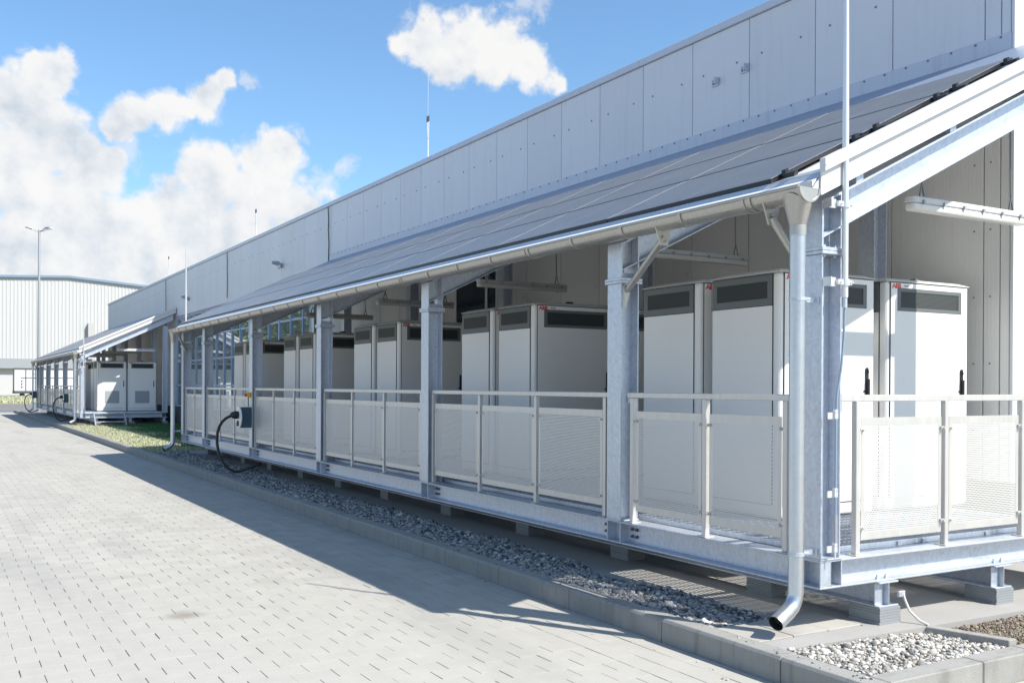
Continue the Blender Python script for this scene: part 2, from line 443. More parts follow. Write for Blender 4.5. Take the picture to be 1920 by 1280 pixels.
def thing(name, label, cat, loc, group=None):
    o = bpy.data.objects.new(name, None); C.objects.link(o)
    o.empty_display_size = .2
    o.location = loc; OFF[o] = Vector(loc)
    o['label'] = label; o['category'] = cat
    if group: o['group'] = group
    return o
def tag(o, label, cat, group=None):
    o['label'] = label; o['category'] = cat
    if group: o['group'] = group
    return o
def copy_tree(o, parent=None):
    c = o.copy(); C.objects.link(c)
    if parent: c.parent = parent
    for ch in list(o.children): copy_tree(ch, c)
    return c
def share(src, name, parent, loc):
    o = bpy.data.objects.new(name, src.data); C.objects.link(o); o.parent = parent; o.location = loc
    for md in src.modifiers:
        b2 = o.modifiers.new(md.name, md.type)
        if md.type == 'BEVEL': b2.width = md.width; b2.segments = md.segments; b2.limit_method = md.limit_method; b2.angle_limit = md.angle_limit
    return o
def np_mesh(name, V, tris, mats, parent=None, kind='stuff'):
    me = bpy.data.meshes.new(name)
    V = np.ascontiguousarray(V, dtype=np.float32); tris = np.ascontiguousarray(tris, dtype=np.int32)
    k = tris.shape[1]
    me.vertices.add(len(V)); me.vertices.foreach_set('co', V.ravel())
    me.loops.add(tris.size); me.loops.foreach_set('vertex_index', tris.ravel())
    me.polygons.add(len(tris)); me.polygons.foreach_set('loop_start', np.arange(0, tris.size, k, dtype=np.int32))
    me.polygons.foreach_set('loop_total', np.full(len(tris), k, dtype=np.int32))
    for q in (mats if isinstance(mats, (list, tuple)) else [mats]): me.materials.append(q)
    me.update(calc_edges=True)
    o = bpy.data.objects.new(name, me); C.objects.link(o)
    if parent: o.parent = parent
    if kind: o['kind'] = kind
    return o

ZG = -.635          # paving level
ZK = -.47           # kerb top
ZS = -.48           # concrete / gravel level
ZD = .036           # walking level of the deck

# ================================================================== SETTING: ground, paving, kerbs
MB().box(-400, 500, -300, 700, -1.2, -.76).build('ground', M['earth'], kind='structure')
pav = MB().box(-45, -.68, -30, 66, -.75, ZG - .0048).build('paving', [M['joint']], kind='structure')
OFF[pav] = Vector((0, 0, 0))
MB().box(-45, -8.4, -30, 66, ZG - .004, ZG, 0).build('paved_field', M['paver'], pav)
MB().box(-8.4, -.68, 30.2, 66, ZG - .004, ZG - .001, 0).build('paved_field', M['paver'], pav)

def paver_bm(wx, wy, h=.045, ch=.0009):
    b_ = MB(); x, y = wx / 2, wy / 2
    V = [(-x, -y, -h), (x, -y, -h), (x, y, -h), (-x, y, -h), (-x, -y, -ch), (x, -y, -ch), (x, y, -ch), (-x, y, -ch),
         (-x + ch, -y + ch, 0), (x - ch, -y + ch, 0), (x - ch, y - ch, 0), (-x + ch, y - ch, 0)]
    Fs = [(8, 9, 10, 11)] + [(i, (i + 1) % 4, (i + 1) % 4 + 4, i + 4) for i in range(4)] + [(i + 4, (i + 1) % 4 + 4, (i + 1) % 4 + 8, i + 8) for i in range(4)]
    b_.raw(V, Fs); return b_
def in_view(p):
    dd = Vector(p) - CAM; z = dd.dot(FW)
    if z < .5: return None
    u = 960 + F_PX * dd.dot(RT) / z; v = 640 + 89.87 - F_PX * dd.dot(UP) / z
    return z if (-20 < u < 1940 and -20 < v < 1300) else None
spots = []
PX, PY = .262, .1845
y = -3.0; row = 0
while y < 30.15:
    x = -1.226 - PX / 2 - (PX / 2 if row % 2 else 0)
    if row % 2:
        spots.append((-1.226 - PX / 4, y, PX / 2 - .005, PY - .0015))
    while x > -8.3:
        spots.append((x, y, PX - random.choice((.002, .003, .004, .005, .007)), PY - random.choice((.0005, .0008, .001, .002)))); x -= PX
    y += PY; row += 1
# three channel rows of slabs along the kerb
for r3, xc in enumerate((-.773, -.955, -1.135)):
    y = -3.0 + (.12 if r3 == 1 else 0)
    while y < 30.1:
        spots.append((xc, y + .14, .176, .276)); y += .28
keyed = []
for s_ in spots:
    z = in_view((s_[0], s_[1], ZG)); keyed.append((z if z else 1e9, s_))
keyed.sort(key=lambda t: t[0])
protos = {}
for z, (px, py, wx, wy) in keyed[:300]:
    key = (round(wx, 4), round(wy, 4))
    loc = (px + random.uniform(-.001, .001), py + random.uniform(-.0008, .0008), ZG + random.uniform(-.0018, .0018))
    if key not in protos:
        protos[key] = paver_bm(wx, wy).build('paver', M['paver'], pav); o = protos[key]; o.location = loc
    else:
        o = share(protos[key], 'paver', pav, loc)
    o.rotation_euler = (random.uniform(-.004, .004), random.uniform(-.004, .004), random.uniform(-.004, .004))
big = MB()
for z, (px, py, wx, wy) in keyed[300:]:
    q = paver_bm(wx + random.uniform(-.0015, .0015), wy, .045); dz = ZG + random.uniform(-.0015, .0015)
    big.raw([(a + px, b_ + py, c + dz) for a, b_, c in q.v], q.f)
big.build('pavers', M['paver'], pav, kind='stuff')

kerb = MB().box(-.665, -.545, -1.0, 66, -.76, ZK - .02).build('kerb', M['kerb'], kind='structure')
OFF[kerb] = Vector((0, 0, 0))
ky = -.98; first = True
joints = [-.31, .82, 1.99, 3.14, 4.22, 5.36]
edges = [-1.01 + .02] + joints + [5.36 + 1.15 * i for i in range(1, 52)]
kp = {}
for a, b2 in zip(edges[:-1], edges[1:]):
    L = round(b2 - a - .007, 3); key = L
    loc = (0, a + .0035, random.uniform(-.003, .003))
    if key not in kp:
        m_ = MB(); m_.prism_y([(-.68, -.74), (-.53, -.74), (-.53, ZK), (-.665, ZK), (-.68, ZK - .02)], 0, L)
        o = m_.build('kerb_stone', M['kerb'], kerb, bevel=.004); kp[key] = o; o.location = loc
    else: share(kp[key], 'kerb_stone', kerb, loc)
# short kerb that turns the corner towards the building
m_ = MB()
for x0, x1 in ((-.528, .29), (.297, .80), (.807, 1.95), (1.957, 3.1), (3.107, 5.0)):
    o = MB().prism_y([(x0, -.74), (x1, -.74), (x1, ZK), (x0, ZK)], -.99, -.84).build('kerb_stone', M['kerb'], kerb, bevel=.006)
# paving carries on in front of the short kerb (out of the picture)
MB().box(-.675, 30, -30, -.995, -.75, ZG).build('paving', M['paver'], kind='structure')
# concrete pad under the shelters
slab = MB()
slab.prism_z([(-.03, .46), (.46, .46), (.46, .03), (-.525, .03), (-.525, -.17), (3.9, -.30), (3.9, 20.6), (-.03, 20.6)], -.75, ZS - .004)
slab.build('concrete_pad', M['slab'], kind='structure')
MB().box(-.03, 3.9, 39.2, 58.6, -.75, ZS - .004).build('concrete_pad', M['slab'], kind='structure')
# splash slabs under the downpipe
sp_ = MB().box(-.525, .455, .04, .455, -.75, ZS - .03).build('splash_paving', M['joint'], kind='structure')
OFF[sp_] = Vector((0, 0, 0))
for x0, x1, y0, y1 in ((-.52, -.20, .045, .45), (-.195, .125, .045, .45), (.13, .45, .045, .45)):
    MB().box(x0, x1, y0, y1, -.70, ZS + random.uniform(0, .006)).build('slab', M['paver'], sp_, bevel=.003)
# edging and grit bed on the right
MB().prism_z([(.63, -.34), (.70, -.31), (.86, -.835), (.78, -.835)], -.75, ZK + .035).build('edging_stone', M['kerb'], kind='structure', bevel=.004)
MB().box(.87, 6, -.835, -.305, -.75, ZS - .02).build('grit_bed', M['earth'], kind='structure')
MB().box(-.528, .78, -.838, -.175, -.75, ZS - .035).build('gravel_bed', M['joint'], kind='structure')
MB().box(-.528, -.032, .46, 20.6, -.75, ZS - .035).build('gravel_bed', M['joint'], kind='structure')

# loose stones
def rock_base():
    t = (1 + 5 ** .5) / 2
    v = np.array([(-1, t, 0), (1, t, 0), (-1, -t, 0), (1, -t, 0), (0, -1, t), (0, 1, t), (0, -1, -t), (0, 1, -t), (t, 0, -1), (t, 0, 1), (-t, 0, -1), (-t, 0, 1)], float)
    v /= np.linalg.norm(v[0])
    f = np.array([(0, 11, 5), (0, 5, 1), (0, 1, 7), (0, 7, 10), (0, 10, 11), (1, 5, 9), (5, 11, 4), (11, 10, 2), (10, 7, 6), (7, 1, 8), (3, 9, 4), (3, 4, 2), (3, 2, 6), (3, 6, 8), (3, 8, 9), (4, 9, 5), (2, 4, 11), (6, 2, 10), (8, 6, 7), (9, 8, 1)])
    return v, f
RV, RF = rock_base()
def scatter_stones(name, n, inside, size, zfun, material):
    P = inside(n); n = len(P)
    s = rng.lognormal(math.log(size), .38, (n, 1)) * rng.uniform(.6, 1.25, (n, 3))
    q = rng.normal(size=(n, 4)); q /= np.linalg.norm(q, axis=1)[:, None]
    w, x, y, z = q.T
    Rm = np.stack([1 - 2 * (y * y + z * z), 2 * (x * y - z * w), 2 * (x * z + y * w), 2 * (x * y + z * w), 1 - 2 * (x * x + z * z), 2 * (y * z - x * w), 2 * (x * z - y * w), 2 * (y * z + x * w), 1 - 2 * (x * x + y * y)], 1).reshape(n, 3, 3)
    V = RV[None] * (1 + rng.uniform(-.22, .22, (n, 12, 1)))
    V = np.einsum('nij,nkj->nki', Rm, V * s[:, None, :])
    V[:, :, 2] *= .72
    V += np.stack([P[:, 0], P[:, 1], zfun(P)], 1)[:, None, :]
    Fs = (RF[None] + (np.arange(n) * 12)[:, None, None]).reshape(-1, 3)
    return np_mesh(name, V.reshape(-1, 3), Fs, material)
def strip(n):
    yy = .47 + 20.1 * rng.random(n) ** 1.25
    lo = -.525 + 0 * yy; hi = -.02 + .020 * np.minimum(yy, 14) + .05 * np.sin(yy * 1.9) + .04 * np.sin(yy * 4.3 + 1)
    return np.stack([lo + (hi - lo) * rng.random(n), yy], 1)
def hump(P): return ZS - .024 + .018 * rng.random(len(P)) + .012 * np.sin(P[:, 1] * 3.1) * np.sin(P[:, 0] * 7) + np.where(P[:, 0] > -.04, .022, 0)
scatter_stones('gravel', 34000, strip, .0128, hump, M['gravel'])
def corner(n):
    a = rng.random((n, 2)); x = -.52 + 1.29 * a[:, 0]; yy = -.835 + .655 * a[:, 1]
    k = (yy < -.19 - .10 * (x + .52)) & (x < .73 - (yy + .31) * .22) & (x > -.5 - .02 * np.sin(yy * 9))
    return np.stack([x[k], yy[k]], 1)
scatter_stones('gravel', 6200, corner, .0116, lambda P: ZS - .026 + .03 * rng.random(len(P)), M['pebble'])
def stray(n):
    yy = -.9 + 12 * rng.random(n) ** 1.6
    xx = np.where(rng.random(n) < .6, -.60 + .05 * rng.normal(size=n), -.70 - .10 * np.abs(rng.normal(size=n)))
    k = (xx < -.69) | ((xx > -.655) & (xx < -.53)); return np.stack([xx[k], yy[k]], 1)
scatter_stones('gravel', 170, stray, .0062, lambda P: np.where(P[:, 0] < -.685, ZG, ZK) + .003, M['gravel'])
def gritty(n):
    a = rng.random((n, 2)); return np.stack([.89 + 2.2 * a[:, 0], -.83 + .52 * a[:, 1]], 1)
scatter_stones('grit', 6500, gritty, .0068, lambda P: ZS - .014 + .008 * rng.random(len(P)), M['grit'])

# far ground
MB().box(-45, 90, 66.02, 96, -.75, ZG - .004).build('road', M['asphalt'], kind='structure')
MB().box(-60, 120, 96.02, 190, -.75, ZG + .05).build('verge', M['earth'], kind='structure')
MB().box(-.53, 3.9, 20.62, 39.18, -.75, ZS - .03).build('lawn_soil', M['earth'], kind='structure')
MB().box(-.53, -.032, 39.2, 58.6, -.75, ZS - .01).build('kerb_strip', M['slab'], kind='structure')

def blades(name, n, fx, h, material, w=.012):
    P = fx(n); n = len(P)
    a = rng.uniform(0, 2 * math.pi, n); hh = h * rng.uniform(.5, 1.25, n); ww = w * rng.uniform(.7, 1.4, n)
    le = rng.normal(0, .35, (n, 2)) * hh[:, None]
    V = np.zeros((n, 3, 3))
    V[:, 0, :2] = P[:, :2] + np.stack([np.cos(a), np.sin(a)], 1) * ww[:, None]
    V[:, 1, :2] = P[:, :2] - np.stack([np.cos(a), np.sin(a)], 1) * ww[:, None]
    V[:, :2, 2] = P[:, 2][:, None]
    V[:, 2, :2] = P[:, :2] + le; V[:, 2, 2] = P[:, 2] + hh
    return np_mesh(name, V.reshape(-1, 3), np.arange(3 * n).reshape(-1, 3), material)
def lawn(lo, hi, dens):
    def f(n):
        x = rng.uniform(-.5, 3.7, n); y = rng.uniform(20.9, 39.1, n)
        edge = 1.35 + .35 * np.sin(y * 1.3) + .25 * np.sin(y * 3.7 + 2) + rng.normal(0, .3, n)
        k = (x > edge) if hi else (x < edge + .35)
        return np.stack([x[k], y[k], np.full(k.sum(), ZS - .03)], 1)
    return f
blades('grass', 42000, lawn(0, True, 1), .085, M['grass'], .014)
blades('dry_grass', 30000, lawn(0, False, 1), .06, M['drygrass'], .014)
def verge(n):
    return np.stack([rng.uniform(-14, 12, n), 97 + 60 * rng.random(n), np.full(n, ZG + .05)], 1)
blades('dry_grass', 14000, verge, .22, M['drygrass'], .10)

# ================================================================== FACTORY BUILDING
XW = 3.75
bld = thing('factory_building', 'long factory hall with pale blue-grey panel facade and flat parapet behind the shelters', 'factory building', (XW, 1.09, ZS))
Y0B, Y1B = 1.09, 57.42
MB().box(XW + .065, 34, Y0B + .07, Y1B - .01, -.9, 5.72).build('wall_core', M['plinth'], bld)
MB().box(XW + .03, XW + .064, Y0B + .01, Y1B - .005, -.9, .262).build('plinth', M['plinth'], bld)
joints = [1.205]
y = 1.378
while y < Y1B: joints.append(y); y += 1.0775
joints.append(Y1B)
segs = [(Y0B + .012, joints[0])] + list(zip(joints[:-1], joints[1:]))
GZ0, GZ1 = 21.2, 38.3
pc = {}
for a, b2 in segs:
    mid = (a + b2) / 2; L = b2 - a
    glazed = GZ0 < mid < GZ1
    parts = []
    if mid < 19.95 or mid > 40.6:
        parts = [(.265, 4.40, M['inner']), (4.405, 5.79, M['wall'])]
    elif glazed: parts = [(4.035, 5.79, M['wall'])]
    else: parts = [(.265, 5.79, M['wall'])]
    for z0, z1, mm in parts:
        key = (round(L, 3), z0, z1)
        loc = (0, a - Y0B, 0)
        if key not in pc:
            q = MB().box(XW, XW + .06, Y0B + .006, Y0B + L - .006, z0, z1).build('wall_panel', mm, bld, bevel=.003)
            q.location = (0, a - Y0B, 0); pc[key] = q
        else: share(pc[key], 'wall_panel', bld, loc)
# parapet cap, flashings
MB().box(XW - .035, 34.05, Y0B - .03, Y1B + .02, 5.795, 5.895).build('parapet_cap', M['flash'], bld, bevel=.006)
fl = MB().box(XW - .012, XW - .002, Y0B - .005, 19.9, 4.30, 4.548).build('flashing', M['flash'], bld)
sc_ = MB()
y = 1.2
while y < 19.8:
    sc_.tube([(XW - .014, y, 4.525), (XW - .022, y, 4.525)], .011, 6); y += .269
sc_.build('screws', M['bolt'], bld, kind='stuff')
sc_ = MB()
for a, b2 in segs[1:]:
    for yy in (a + .22, b2 - .22):
        sc_.tube([(XW - .001, yy, 5.30), (XW - .010, yy, 5.30)], .012, 6)
    if b2 < 19.9:
        for z in (.75, 1.4, 2.05, 2.7, 3.35): sc_.tube([(XW - .001, a + .10, z), (XW - .008, a + .10, z)], .008, 6)
sc_.build('screws', M['bolt'], bld, kind='stuff')
for yj, sag in ((19.92, .06), (30.15, .05), (40.69, .05)):
    pts = [(XW - .03, yj, 5.79), (XW - .03, yj - .05, 5.45), (XW - .025, yj - .01, 5.2), (XW - .025, yj - sag, 4.8), (XW - .02, yj, 4.2 if yj < 35 else .6)]
    if yj > 35: pts = pts[:4] + [(XW - .02, yj, 3.5), (XW - .02, yj, .35)]
    MB().tube(pts, .013, 6).build('roof_cable', M['ink'], bld, smooth=True)
MB().box(XW - .03, XW - .002, GZ0 - .05, GZ1 + .1, 3.975, 4.03).build('lintel_trim', mat('lintel_mauve', (.36, .25, .31), .5)[0], bld)
# rib grating strip over the far shelter roof
rb = MB()
y = 40.75
while y < 57.2: rb.box(XW - .03, XW - .004, y, y + .12, 4.20, 4.42); y += .2
rb.build('rib_strip', M['white_trim'], bld, kind='stuff')
# end wall, sunlit, with corner trim
et = MB(); et.box(XW + .06, XW + .10, Y0B - .03, Y0B + .01, .265, 5.79); et.build('corner_trim', M['white_trim'], bld, bevel=.003)
MB().box(XW - .012, XW + .058, Y0B - .03, Y0B + .003, .265, 5.79).build('corner_trim', M['white_trim'], bld, bevel=.003)
x = XW + .112
for i in range(14):
    MB().box(x, x + 1.07, Y0B, Y0B + .06, .265, 5.79).build('wall_panel', M['white_trim'], bld, bevel=.003); x += 1.0775
# brackets on the facade
for yy, zz in ((5.22, 5.15), (4.68, 5.18)):
    bb = MB(); bb.box(XW - .016, XW - .004, yy - .07, yy + .07, zz - .05, zz + .05)
    bb.box(XW - .09, XW - .017, yy - .065, yy - .055, zz - .045, zz + .045)
    for dy in (-.025, .02): bb.tube([(XW - .017, yy + dy, zz), (XW - .03, yy + dy, zz)], .014, 6)
    fx = bb.build('fixing_bracket', M['galv'], bld, bevel=.002)
    for dy in (-.04, 0, .04): MB().box(XW - .0172, XW - .0162, yy + dy - .011, yy + dy + .011, zz - .03, zz + .025).build('slot', M['dark'], fx)
# window band
win = MB()
win.box(XW + .03, XW + .064, GZ0, GZ1, .25, 3.975)
wf = win.build('window', M['dark'], bld)
fr = MB()
ys_m = [GZ0 + .03]
y = 21.9
while y < GZ1 - .4: ys_m.append(y); y += 1.0775
ys_m.append(GZ1 - .03)
for i, y in enumerate(ys_m):
    wd = .05 if i % 3 == 0 else .03
    fr.box(XW - .05, XW + .02, y - wd, y + wd, .27, 3.97)
zt = [.30, 1.15, 2.12, 3.03, 3.94]
for a, b2 in zip(ys_m[:-1], ys_m[1:]):
    for z in zt: fr.box(XW - .035, XW + .018, a + .052, b2 - .052, z - .03, z + .03)
fr.build('frame', M['winframe'], wf)
for a, b2 in zip(ys_m[:-1], ys_m[1:]):
    for z0, z1 in zip(zt[:-1], zt[1:]):
        q = MB().box(XW - .006, XW + .006, -(b2 - a) / 2 + .02, (b2 - a) / 2 - .02, z0 + .01, z1 - .01).build('pane', M['glass'], None)
        q.parent = wf; q.location = Vector((0, (a + b2) / 2, 0)) - OFF[bld]
        q.rotation_euler = (0, random.uniform(-.0015, .0015), random.uniform(-.004, .004))
        # keep the pane's own x/z while it turns about its middle
        q.data.transform(Matrix.Translation((-XW, 0, 0))); q.location.x += XW

wq = MB()
for a, b2 in ((11.0, 11.04), (11.36, 11.44), (12.62, 12.70)): wq.box(XW - .03, XW - .0005, a, b2, 1.25, 3.55)
wq.box(XW - .03, XW - .0005, 11.04, 12.62, 3.55, 3.61); wq.box(XW - .03, XW - .0005, 11.04, 12.62, 1.19, 1.25)
w2 = wq.build('window', M['inner'], bld)
MB().box(XW - .012, XW - .001, 11.041, 11.359, 1.251, 3.549).build('pane', M['darkglass'], w2)
MB().box(XW - .012, XW - .001, 11.441, 12.619, 1.251, 3.549).build('pane', M['darkglass'], w2)
# wall lamps, roof masts
for yy, zz, lab in ((23.86, 4.67, 'grey wall floodlight on the facade above the near shelter roof'), (36.1, 4.60, 'grey wall floodlight on the facade beside the tall white rod')):
    t = thing('wall_lamp', lab, 'wall lamp', (XW, yy, zz), 'floodlights on the factory facade')
    MB().box(XW - .04, XW - .002, yy - .07, yy + .07, zz - .06, zz + .06).build('bracket', M['lamp_grey'], t, bevel=.005)
    q = MB(); q.tube([(XW - .04, yy, zz + .02), (XW - .14, yy, zz + .06), (XW - .32, yy, zz + .08)], [.04, .07, .045], 10); q.build('hood', M['lamp_grey'], t, smooth=True)
    q = MB(); q.tube([(XW - .10, yy, zz + .02), (XW - .11, yy, zz - .06), (XW - .11, yy, zz - .10)], [.055, .065, .03], 10); q.build('lens', M['diffuser'], t, smooth=True)
for yy, lab in ((14.2, 'tall thin lightning mast on the roof edge under the lone cloud'), (27.03, 'thin lightning mast on the roof edge in front of the white clouds'), (40.7, 'farthest thin lightning mast on the factory roof edge')):
    t = thing('lightning_mast', lab, 'lightning mast', (XW + .10, yy, 5.895), 'lightning masts on the factory roof')
    xx = XW + .10
    MB().tube([(xx, yy, 5.895), (xx, yy, 6.35)], .018, 8).build('pole', M['rod'], t, smooth=True)
    MB().tube([(xx, yy - .02, 6.35), (xx, yy - .035, 6.70)], .012, 8).tube([(xx, yy + .02, 6.35), (xx, yy + .035, 6.70)], .012, 8).build('fork', M['rod'], t, smooth=True)
    MB().tube([(xx, yy - .035, 6.70), (xx, yy - .035, 6.82)], .016, 8).tube([(xx, yy + .035, 6.70), (xx, yy + .035, 6.82)], .016, 8).build('insulator', M['ink'], t, smooth=True)
    MB().tube([(xx, yy, 6.76), (xx, yy, 7.68)], .004, 6).build('spike', M['rod'], t)

# ================================================================== SHELTERS
COL = [0.0, 2.223, 6.058, 9.852, 13.614, 17.351, 19.475]
def hcol(x0, y0, z0, z1):
    m_ = MB()
    m_.box(x0, x0 + .0125, y0, y0 + .2, z0, z1); m_.box(x0 + .1775, x0 + .19, y0, y0 + .2, z0, z1)
    m_.box(x0 + .0125, x0 + .1775, y0 + .0955, y0 + .1045, z0, z1); return m_
def ibeam_y(m_, x0, x1, y0, y1, z0, z1, tf=.012, tw=.008):
    xc = (x0 + x1) / 2
    m_.box(x0, x1, y0, y1, z1 - tf, z1); m_.box(x0, x1, y0, y1, z0, z0 + tf); m_.box(xc - tw / 2, xc + tw / 2, y0, y1, z0 + tf, z1 - tf); return m_
def ibeam_x(m_, x0, x1, y0, y1, z0, z1, tf=.012, tw=.008):
    yc = (y0 + y1) / 2
    m_.box(x0, x1, y0, y1, z1 - tf, z1); m_.box(x0, x1, y0, y1, z0, z0 + tf); m_.box(x0, x1, yc - tw / 2, yc + tw / 2, z0 + tf, z1 - tf); return m_
H = .19
CB = 2.147                  # underside of the rafters: z = CB + .48 x
pv_proto = None
perf_cache = {}

def perf_panel(parent, axis, a, b2, z0, z1, pos):
    """flat sheet with plain margins and a perforated field"""
    m_ = MB(); mg = .035
    def P(t, z, dp=0):
        return (pos + dp, t, z) if axis == 'y' else (t, pos + dp, z)
    for (t0, t1, q0, q1) in ((a, b2, z0, z0 + mg * 1.6), (a, b2, z1 - mg * 1.6, z1), (a, a + mg, z0 + mg * 1.6, z1 - mg * 1.6), (b2 - mg, b2, z0 + mg * 1.6, z1 - mg * 1.6)):
        if axis == 'y': m_.box(pos, pos + .003, t0, t1, q0, q1, 0)
        else: m_.box(t0, t1, pos, pos + .003, q0, q1, 0)
    t0, t1, q0, q1 = a + mg, b2 - mg, z0 + mg * 1.6, z1 - mg * 1.6
    m_.face([P(t0, q0, .0015), P(t1, q0, .0015), P(t1, q1, .0015), P(t0, q1, .0015)], 1, [(0, 0), (t1 - t0, 0), (t1 - t0, q1 - q0), (0, q1 - q0)])
    return m_.build('perforated_panel', [M['alu'], M['perf']], parent)

def railing(root, axis, posts, ends, pos, close=None):
    """one bay: handrail, posts, perforated panels with clips"""
    r0, r1 = ends
    hr = MB()
    if axis == 'y': hr.box(pos - .022, pos + .022, r0, r1, 1.062, 1.108)
    else: hr.box(r0, r1, pos - .022, pos + .022, 1.062, 1.108)
    rail = hr.build('railing', M['alu'], root, bevel=.004)
    for t in posts:
        q = MB()
        if axis == 'y': q.box(pos - .022, pos + .022, t - .022, t + .022, .008, 1.061); q.box(pos - .05, pos + .05, t - .05, t + .05, .0, .008)
        else: q.box(t - .022, t + .022, pos - .022, pos + .022, .008, 1.061); q.box(t - .05, t + .05, pos - .05, pos + .05, .0, .008)
        q.build('post', M['alu'], rail, bevel=.003)
    for a, b2 in zip(posts[:-1], posts[1:]):
        perf_panel(rail, axis, a + .045, b2 - .045, .10, .95, pos - .006)
        for t in (a + .024, b2 - .062):
            for z in (.185, .865):
                q = MB()
                if axis == 'y': q.box(pos - .022, pos - .007, t, t + .038, z - .012, z + .012); q.tube([(pos - .022, t + .019, z), (pos - .038, t + .019, z)], .010, 8)
                else: q.box(t, t + .038, pos - .022, pos - .007, z - .012, z + .012); q.tube([(t + .019, pos - .022, z), (t + .019, pos - .038, z)], .010, 8)
                q.build('panel_clip', M['alu'], rail)
    # end brackets to the columns
    q = MB()
    if axis == 'y': q.box(pos - .005, pos + .03, r0 - .03, r0, 1.02, 1.09); q.box(pos - .005, pos + .03, r1, r1 + .03, 1.02, 1.09)
    else: q.box(r0 - .006, r0, pos - .03, pos + .03, .99, 1.115)
    q.build('rail_bracket', M['galv'], rail)
    return rail

def half_pipe(m_, xc, zc, r, t, y0, y1, n=14, m=0):
    out_ = [(xc - r * math.cos(math.pi * i / n), zc - r * math.sin(math.pi * i / n)) for i in range(n + 1)]
    inn = [(xc - (r - t) * math.cos(math.pi * i / n), zc - (r - t) * math.sin(math.pi * i / n)) for i in range(n + 1)]
    for i in range(n):
        a, b_, c, d_ = out_[i], out_[i + 1], inn[i + 1], inn[i]
        m_.raw([(a[0], y0, a[1]), (b_[0], y0, b_[1]), (c[0], y0, c[1]), (d_[0], y0, d_[1]), (a[0], y1, a[1]), (b_[0], y1, b_[1]), (c[0], y1, c[1]), (d_[0], y1, d_[1])],
               [(0, 4, 5, 1), (3, 2, 6, 7), (0, 1, 2, 3), (4, 7, 6, 5)], m)

